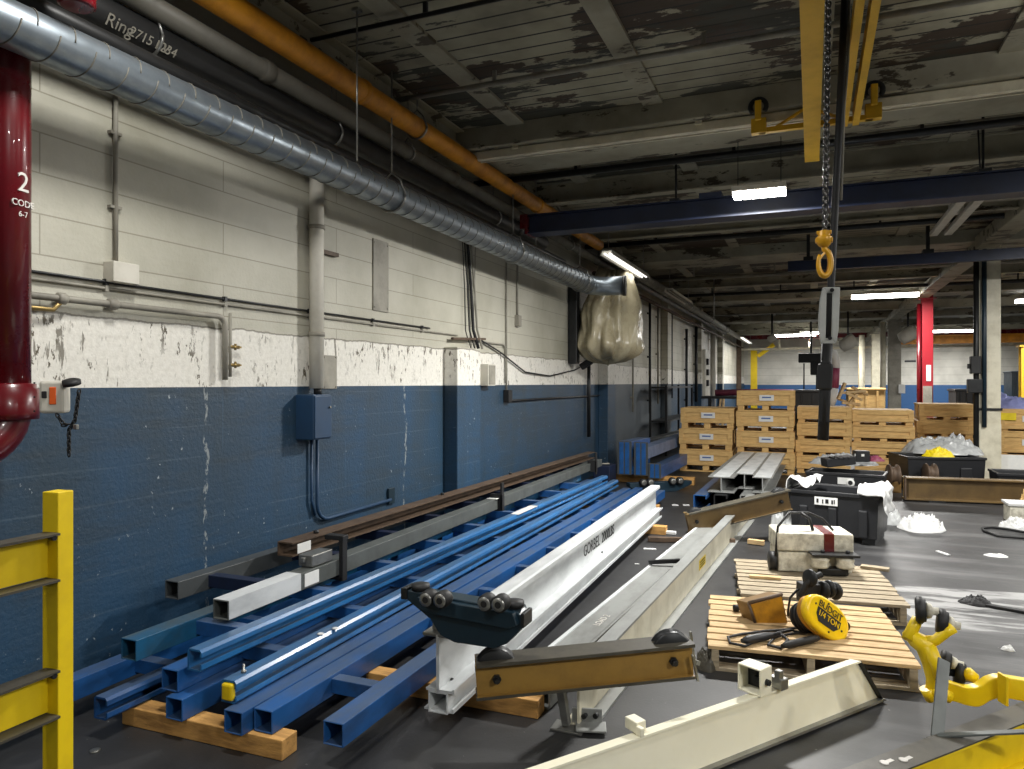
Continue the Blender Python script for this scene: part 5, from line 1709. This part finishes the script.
def stack(pxl, pxr, Y, pytop, n, feet, labels, group, rz=0.0, jit=.02, mlabel=True, D=1.0, m='wood'):
    xl, xr = aty(pxl, 440, Y).x, aty(pxr, 440, Y).x
    zt = aty((pxl + pxr) / 2, pytop, Y).z
    h = zt / n
    made = []
    for k in range(n):
        dx = random.uniform(-jit, jit)
        made.append(crate('wooden_crate', labels[k], ((xl + xr) / 2 + dx, Y, k * h), xr - xl, D, h - .002, feet, group, rz + random.uniform(-jit, jit) * .6, mlabel, m))
    return made


stack(680, 733.5, 13.4, 408, 3, .11, ['bottom crate of the left three-high crate stack by the blue wall', 'middle crate of the left three-high crate stack by the blue wall', 'top crate of the left three-high crate stack by the blue wall'], 'crates in the left stack')
stack(736, 794, 13.45, 390.5, 4, .10, ['bottom crate of the tallest four-high crate stack', 'second crate from the floor in the tallest four-high crate stack', 'third crate from the floor in the tallest four-high crate stack', 'topmost crate of the tallest four-high crate stack'], 'crates in the tallest stack')
stack(796.5, 851, 13.9, 407, 4, .075, ['bottom tray crate of the stack behind the black lifting column', 'second tray crate of the stack behind the black lifting column', 'third tray crate of the stack behind the black lifting column', 'top tray crate of the stack behind the black lifting column'], 'tray crates behind the lifting column', mlabel=False)
stack(856, 918, 14.0, 410, 4, .075, ['lowest tray crate of the stack left of the red column', 'second tray crate of the stack left of the red column', 'third tray crate of the stack left of the red column', 'topmost tray crate of the stack left of the red column'], 'tray crates left of the red column', rz=-.05, jit=.07, mlabel=False)
stack(919, 976, 14.9, 404, 4, .075, ['lowest crate of the stack between the red and cream columns', 'second crate of the stack between the red and cream columns', 'third crate of the stack between the red and cream columns', 'topmost crate of the stack between the red and cream columns'], 'crates between the red and cream columns', rz=-.04, jit=.04, mlabel=False)
rs_ = stack(1000, 1062, 14.3, 409, 3, .05, ['lowest crate of the stack at the right edge', 'middle crate of the stack at the right edge', 'top crate of the stack at the right edge'], 'crates at the right edge', rz=-.06, jit=.03)
q = aty(1012, 408, 14.7)
solo('lilac_wrap', 'lilac plastic wrap lying on the top crate at the right edge', 'plastic wrap', crumple((q.x, 14.75, aty(1030, 409, 14.3).z - .002), .9, .7, .22, 3.1), 'lilac')
part('yellow_sticker', MB().box((-.3, -.008, .26), (.22, .008, .12)), 'yellowplastic', rs_[-1], local=True, label='yellow sticker')
q = aty(1013, 478, 13.4)
solo('white_board', 'white sheet leaning below the crates at the right edge', 'sheet', MB().box((q.x + .2, 13.9, .22), (.6, .03, .44), R=Matrix.Rotation(-.15, 3, 'X')), 'paper')
# planks on stack and frame of splintered wood
r = T('broken_trellis', 'broken pale wooden frame lying on the tray crates by the lifting column', 'trellis', tuple(aty(850, 408, 14.3)))
for (x0, y0, x1, y1, d) in ((838, 404, 845, 388, 0), (848, 410, 861, 394, .1), (840, 398, 866, 396, .05), (842, 408, 860, 409, .1), (846, 398, 862, 405, 0), (852, 392, 868, 400, .2), (838, 404, 860, 411, .3)):
    part('slat', MB().bar(aty(x0, y0 - 5, 14.2 + d), aty(x1, y1 - 5, 14.25 + d), .07, .04), 'woodpale', r)
# dark crates and boxes behind the stacks
def blk(name, label, cat, pxl, pxr, py0, py1, Y, D, m, lidm=None):
    xl, xr = aty(pxl, 400, Y).x, aty(pxr, 400, Y).x
    z1 = aty((pxl + pxr) / 2, py0, Y).z
    r = T(name, label, cat, ((xl + xr) / 2, Y, 0))
    W = xr - xl
    part('body', MB().box((0, D / 2, z1 / 2), (W, D, z1)), m, r, local=True, bevel=.02)
    part('lid', MB().box((0, D / 2, z1 - .03), (W + .05, D + .05, .05)), lidm or m, r, local=True, bevel=.01)
    for x in (-W * .3, 0, W * .3):
        part('rib', MB().box((x, -.01, z1 * .5), (W * .06, .03, z1 * .9)), m, r, local=True, bevel=.005)
    return r


blk('dark_container', 'dark tall container behind the crates left of the lifting column', 'container', 794, 832, 390, 450, 16.5, 1.2, 'blackplastic')
blk('plywood_box', 'pinkish plywood box far behind the broken wooden frame', 'box', 848, 885, 388, 420, 20, 1.2, 'wood')
blk('dark_machine', 'dark machine cabinet with white dials behind the crates left of the cream column', 'machine', 956, 978, 389, 420, 19, 1.0, 'blackplastic')
blk('grey_cabinet', 'dark grey cabinet at the right edge before the far wall', 'cabinet', 1012, 1030, 371, 420, 30, 1.2, 'tealdark')
blk('blue_cabinet', 'grey blue box behind the pallets under the pale columns', 'box', 862, 872, 396, 420, 22, 1.0, 'tealdark')
q = at(700, 438, .0)
solo('leaning_boards', 'pale boards leaning on the far left wall behind the left crate stack', 'boards', MB().bar(aty(716, 440, 22), aty(722, 390, 22), .12, .05).bar(aty(722, 440, 22), aty(724, 392, 22), .12, .05), 'woodpale')
q = aty(762, 392, 18)
r = T('long_bundle', 'dark long bundle with pink wrap lying behind the tallest crate stack', 'bundle', (q.x, 18.4, 0))
part('table', MB().box((q.x + .1, 18.4, 1.25), (3.0, .8, .06)).box((q.x - 1.2, 18.4, .62), (.08, .7, 1.24)).box((q.x + 1.4, 18.4, .62), (.08, .7, 1.24)), 'darksteel', r)
part('bundle', MB().tube([(q.x - 1.1, 18.3, 1.36), (q.x, 18.3, 1.38), (q.x + 1.2, 18.3, 1.36)], .08, 10), 'pink', r)

# ================================================================== COLUMNS
def hcol(label, x, y, m, w=.34):
    r = T('steel_column', label, 'column', (x, y, 0))
    part('shaft', MB().ext(ib(w, w, .03, .025), (x, y, 0), (x, y, BAND - .02), (0, 1, 0)), m, r)
    part('base_plate', MB().box((x, y, .015), (w + .2, w + .2, .03)), m, r)
    part('cap_plate', MB().box((x, y, BAND - .13), (w + .14, w + .14, .02)), m, r)
    return r


CXc = 2.62
r = hcol('nearest cream steel column rising behind the wide plastic bin at the right', CXc, 13.75, 'creamdirty', .3)
part('band', MB().box((CXc, 13.75, 1.18), (.34, .34, .04)), 'darksteel', r)
part('bumper', MB().box((CXc, 13.58, .5), (.3, .02, .9)), 'creamdirty', r)
xx = aty(977, 380, 13.6).x
r = T('column_conduit', 'dark conduit with black switch gear fixed to the nearest cream column', 'conduit', (xx, 13.55, .4))
part('conduit', MB().cyl((xx - .02, 13.55, .35), (xx - .02, 13.55, 3.78), .04, 12), 'darksteel', r)
part('second_conduit', MB().cyl((xx + .09, 13.55, .9), (xx + .09, 13.55, 3.78), .035, 12), 'tealdark', r)
q = aty(976, 365, 13.5)
part('switch_gear', MB().box((q.x - .01, 13.5, q.z), (.14, .14, .28)).box((q.x - .09, 13.5, q.z - .02), (.06, .05, .08)), 'rubber', r, bevel=.01)
part('lower_box', MB().box((q.x - .02, 13.5, aty(976, 386, 13.5).z), (.2, .14, .22)), 'darksteel', r, bevel=.01)
r = hcol('bright red steel column standing behind the tray crates', CXc + .06, 20.9, 'redcol', .24)
part('notice', MB().box((CXc + .08, 20.775, 1.85), (.1, .01, .4)), 'paper', r, label='white notice')
part('panel', MB().box((CXc + .05, 20.75, 1.3), (.2, .06, .45)), 'palepipe', r, label='grey switch panel')
part('hook_arm', MB().bar((CXc - .2, 20.8, 2.15), (CXc - .45, 20.8, 2.15), .05, .05), 'darksteel', r)
part('pipe', MB().cyl((CXc - .12, 20.85, 0), (CXc - .12, 20.85, 3.6), .055, 14), 'redpipe', r)
r = hcol('pale grey steel column just left of the red one, farther back', CXc, 28.1, 'palepipe', .38)
part('pipe', MB().cyl((CXc - .36, 28, 0), (CXc - .36, 28, 3.7), .09, 12), 'creamdirty', r)
part('notice', MB().box((CXc + .2, 27.8, 1.4), (.2, .02, .3)), 'paper', r, label='white notice')
r = hcol('farthest pale cream column left of the red one', CXc, 35.3, 'creamdirty', .42)
part('pipe', MB().cyl((CXc - .6, 35.2, 0), (CXc - .6, 35.2, 3.7), .12, 12), 'creamdirty', r)
q = aty(860, 380, 38)
solo('yellow_pole', 'slim yellow pole far back left of the pale columns', 'pole', MB().cyl((q.x, 37.5, 0), (q.x, 37.5, 3.25), .09, 12).box((q.x, 37.5, .03), (.4, .4, .06)), 'yellowdark')
# hanging hose and hoist in the background
Yh = 15.5
r = T('hanging_hose', 'hanging white hose with maroon sleeve beside the black lifting column', 'hose', tuple(aty(834, 408, Yh)))
pts = [aty(px, py, Yh) for px, py in ((830, 352), (834, 353), (836, 360), (836, 372))]
part('upper_hose', MB().tube([aty(828, 362, Yh), aty(829, 355, Yh)] + pts, .07, 12), 'foam', r)
part('sleeve', MB().tube([aty(835.5, 368, Yh), aty(834, 388, Yh)], .085, 12), 'pink', r)
part('lower_hose', MB().tube([aty(834, 388, Yh), aty(832, 398, Yh), aty(830, 408, Yh)], .08, 12, rs=[.085, .1, .06]), 'foam', r)
part('hanger', MB().cyl(aty(829, 358, Yh), (aty(829, 358, Yh).x, Yh, DECK), .015, 8), 'darksteel', r)
q = aty(811, 358, 30)
r = T('far_hoist', 'small dark hoist hanging far back left of the lifting column', 'chain hoist', tuple(q))
part('body', MB().box(q, (.9, .4, .35)).box(q + V(.15, 0, -.4), (.35, .3, .5)), 'rubber', r, bevel=.03)
part('chain', MB().cyl(q + V(.2, 0, -.5), (q.x + .2, q.y, 1.25), .03, 8).cyl(q + V(-.25, 0, -.2), (q.x - .25, q.y, 1.3), .025, 8), 'darksteel', r)
part('suspension', MB().cyl(q, (q.x, q.y, DECK), .04, 8), 'darksteel', r)
# ceiling mounted projector style lamps far back
for lab, px, py, Y in (('tilted grey reflector lamp far back right of the white handle', 848, 343, 27), ('small dark lamp on the far ceiling above the tallest crate stack', 772, 338, 26), ('tilted pale lamp under the ceiling between the pale columns and the red one', 908, 335, 27)):
    q = aty(px, py, Y)
    r = T('reflector_lamp', lab, 'lamp', tuple(q))
    k_ = .5 if px == 772 else 1
    part('shade', MB().lathe([(.05 * k_, -.3 * k_), (.2 * k_, -.25 * k_), (.24 * k_, .2 * k_), (.22 * k_, .25 * k_), (.05 * k_, .2 * k_)], q, (.8, .1, .5), 16), 'whitepaint', r)
    part('stem', MB().cyl(q, (q.x, q.y, DECK), .03, 8), 'darksteel', r)
# yellow item at right edge by the far wall
q = aty(1022, 370, 24)
r = T('yellow_post', 'yellow painted post cut by the right edge before the far wall', 'post', (q.x, 24, 0))
part('shaft', MB().ext(ib(.3, .3, .03, .03), (q.x + .1, 24, 0), (q.x + .1, 24, 2.6), (0, 1, 0)), 'yellowdark', r)
part('cap', MB().box((q.x + .1, 24, 2.62), (.4, .4, .05)), 'yellowdark', r)

# ================================================================== BLUE BEAMS BEHIND THE PILE
def slotted_end(r, x0, x1, z0, z1, y):
    W = x1 - x0
    part('end_plate', MB().box(((x0 + x1) / 2, y, (z0 + z1) / 2), (W, .02, z1 - z0)), 'greytube', r, bevel=.003)
    for k in (.3, .7):
        part('stripe', MB().box((x0 + W * k, y - .012, (z0 + z1) / 2), (W * .3, .012, z1 - z0 - .03)), 'blue', r, bevel=.003)


Yc = 11.2
def zx(px, py):
    q = aty(px, py, Yc)
    return q.x, q.z
for lab, px0, px1, py0, py1, L in (('upright slotted blue beam end left of the pair behind the truss pile', 617.5, 631.5, 441, 475, .9), ('upright slotted blue beam end right of the pair behind the truss pile', 634, 648, 442, 476, 4.0), ('low slotted blue beam right of the upright pair behind the truss pile', 648.5, 661, 463, 480, 4.2)):
    x0, z1 = zx(px0, py0)
    x1, z0 = zx(px1, py1)
    z0 = max(z0, .12)
    r = T('blue_beam', lab, 'beam', ((x0 + x1) / 2, Yc, z0), 0, 'slotted blue beams behind the pile')
    slotted_end(r, x0, x1, z0, z1, Yc)
    w, h_ = x1 - x0, z1 - z0
    lo_, hi_ = ((-.5, .5), (0.0, .34), (-.5, .3))[(631.5, 648, 661).index(px1)]
    part('beam', MB().ext([(-w / 2 + .01, h_ * lo_), (w / 2 - .01, h_ * lo_), (w / 2 - .01, h_ * hi_), (-w / 2 + .01, h_ * hi_)], ((x0 + x1) / 2, Yc + .01, (z0 + z1) / 2), ((x0 + x1) / 2 + .12, Yc + L, (z0 + z1) / 2)), 'bluegrey' if px1 == 648 else 'blue', r, bevel=.004)
x0, z1 = zx(602, 463)
r = T('dark_block', 'dark steel box with pale strap behind the far end of the truss pile', 'steel block', (x0 + .12, Yc - .5, 0))
part('body', MB().box((x0 + .1, Yc - .2, z1 / 2), (.26, .4, z1)), 'navy', r, bevel=.01)
part('strap', MB().tube([(x0, Yc - .3, z1), (x0 + .02, Yc - .3, z1 + .06), (x0 + .05, Yc - .3, z1 + .02), (x0 + .2, Yc - .3, z1 + .03)], .012, 8), 'palepipe', r)
solo('timber', 'timber blocks on the floor under the slotted blue beams', 'timber', MB().box((-2.45, 11.6, .06), (1.5, .12, .118)), 'lumber', bevel=.004)
solo('grey_tube', 'long grey blue tube on the floor behind the slotted blue beams', 'tube', MB().ext(sq(.2, .2, .01)[0], (-2.9, 12.3, .45), (-2.6, 17.5, .45), inner=sq(.2, .2, .01)[1]).box((-2.87, 12.7, .175), (.2, .2, .35)).box((-2.63, 17, .175), (.2, .2, .35)), 'greytube', bevel=.004)
# rollers truck on the floor
a, b = at(630, 487, .1), at(692, 484, .1)
r = T('end_truck', 'dark end truck with rollers lying on the floor behind the truss pile', 'end truck', tuple((a + b) / 2 - V(0, 0, .1)))
dv = (b - a).normalized()
part('plate', MB().poly([a + dv * x * (b - a).length + up * z for x, z in ((0, .05), (0, .0), (.15, -.098), (.75, -.098), (1, 0), (1, .05))], dv.cross(up) * -1, .12), 'tealdark', r, bevel=.004)
sdd = dv.cross(up)
for f in (.19, .3, .66, .78):
    w = part('roller', MB().lathe([(.012, 0), (.055, 0), (.055, .06), (.045, .065), (.012, .065)], a + dv * f * (b - a).length + up * .06, sdd, 18), 'rubber', r)
    part('bearing', MB().lathe([(.02, 0), (.04, 0), (.04, .006), (.02, .006)], a + dv * f * (b - a).length + up * .06 + sdd * .065, sdd, 16), 'steel', w)

# ================================================================== STACK OF STEEL I-BEAMS
for k, (pxa, lab) in enumerate(((718, 'left I-beam of the three lying on the steel stack before the crates'), (741, 'middle I-beam of the three lying on the steel stack before the crates'), (762, 'right I-beam of the three lying on the steel stack before the crates'))):
    q = at(pxa, 478, .42)
    x = q.x + (.02 if k == 0 else 0)
    ya = (9.45, 9.9, 9.6)[k]
    r = T('steel_beam', lab, 'I-beam', (x, ya, .2), 0, 'I-beams on the steel stack')
    part('beam', MB().ext(ib((.32, .26, .24)[k], .2, .012, .012), (x, ya, .318), (x + .05, 13.0, .318)), 'alugrey', r)
    part('top_plate', MB().ext([(-.1, .1), (.1, .1), (.1, .104), (-.1, .104)], (x, ya + .01, .318), (x + .05, 12.99, .318)), 'alu', r)
for k, (px, lab, m) in enumerate(((702, 'blue track lying lowest at the left of the steel stack', 'blue'), (722, 'dark channel lying lowest in the middle of the steel stack', 'darksteel'), (748, 'grey channel lying lowest at the right of the steel stack', 'alugrey'))):
    q = at(px, 505, .05)
    solo('track_section', lab, 'crane rail', MB().ext(trk(.16, .2, .012, .05), (q.x, 9.25 + .1 * k, .105), (q.x + .05, 12.8, .105)), m)
# long brown beam, right
a, b = at(903, 500, .0), at(1100, 508, .0)
a.z = b.z = .17
r = T('brown_beam', 'long brown I-beam lying on the floor across the right side behind the bins', 'I-beam', (a.x, a.y, 0))
part('beam', MB().ext(ib(.2, .3, .016, .014), a, b), 'umber', r)
part('end_plate', MB().box(a + V(0.02, 0, 0), (.02, .2, .3)), 'rusty', r)
dv = (b - a).normalized()
for f in (.4, 1.9):
    part('foot', MB().box(a + dv * f + V(0, 0, -.159), (.2, .24, .022)), 'darksteel', r)
w0 = at(891, 462, .0)
for lab, px in (('brown grooved wheel standing left of the wide plastic bin', 893), ('brown grooved wheel standing before the wide plastic bin', 930)):
    q = at(px, 492, 0) + V(0, -.02, 0)
    q.z = aty(px, 475 if px < 900 else 474, q.y).z
    r = T('grooved_wheel', lab, 'wheel', (q.x, q.y, 0))
    part('wheel', MB().lathe([(.03, -.07), (.15, -.07), (.16, -.05), (.12, -.03), (.12, .03), (.16, .05), (.15, .07), (.03, .07)], q, (1, .2, 0), 22), 'rusty', r)
    part('stand', MB().box((q.x, q.y, q.z / 2 - .04), (.2, .16, q.z - .08)), 'ochredark', r, bevel=.01)
# white machine at the right edge with cloth and cable
q = at(1022, 522)
r = T('white_box', 'low white and grey box at the right edge beside a black cable', 'box', (q.x + .1, q.y, 0))
part('body', MB().box((q.x + .15, q.y, .1), (.6, .3, .2)), 'machine', r, bevel=.01)
part('top', MB().box((q.x + .15, q.y, .215), (.64, .34, .03)), 'foam', r, bevel=.005)
solo('foam_sheet', 'white cloth scrap hanging before the low box at the right edge', 'foam sheet', crumple(at(1014, 529), .3, .2, .12, 6.6), 'foam')
q = at(1030, 495, .35)
solo('cardboard_sheet', 'brown cardboard sheet at the right edge in front of the brown beam', 'cardboard', crumple(at(1036, 514), .5, .3, .3, 2.9), 'wood')
lp = [at(px, py, .012) for px, py in ((1060, 540), (1024, 538), (998, 536), (984, 531), (982, 528), (992, 527), (1008, 529), (1030, 533), (1050, 532))]
solo('black_cable', 'black cable looping on the floor at the right edge', 'cable', MB().tube(lp, .012, 8), 'rubber')
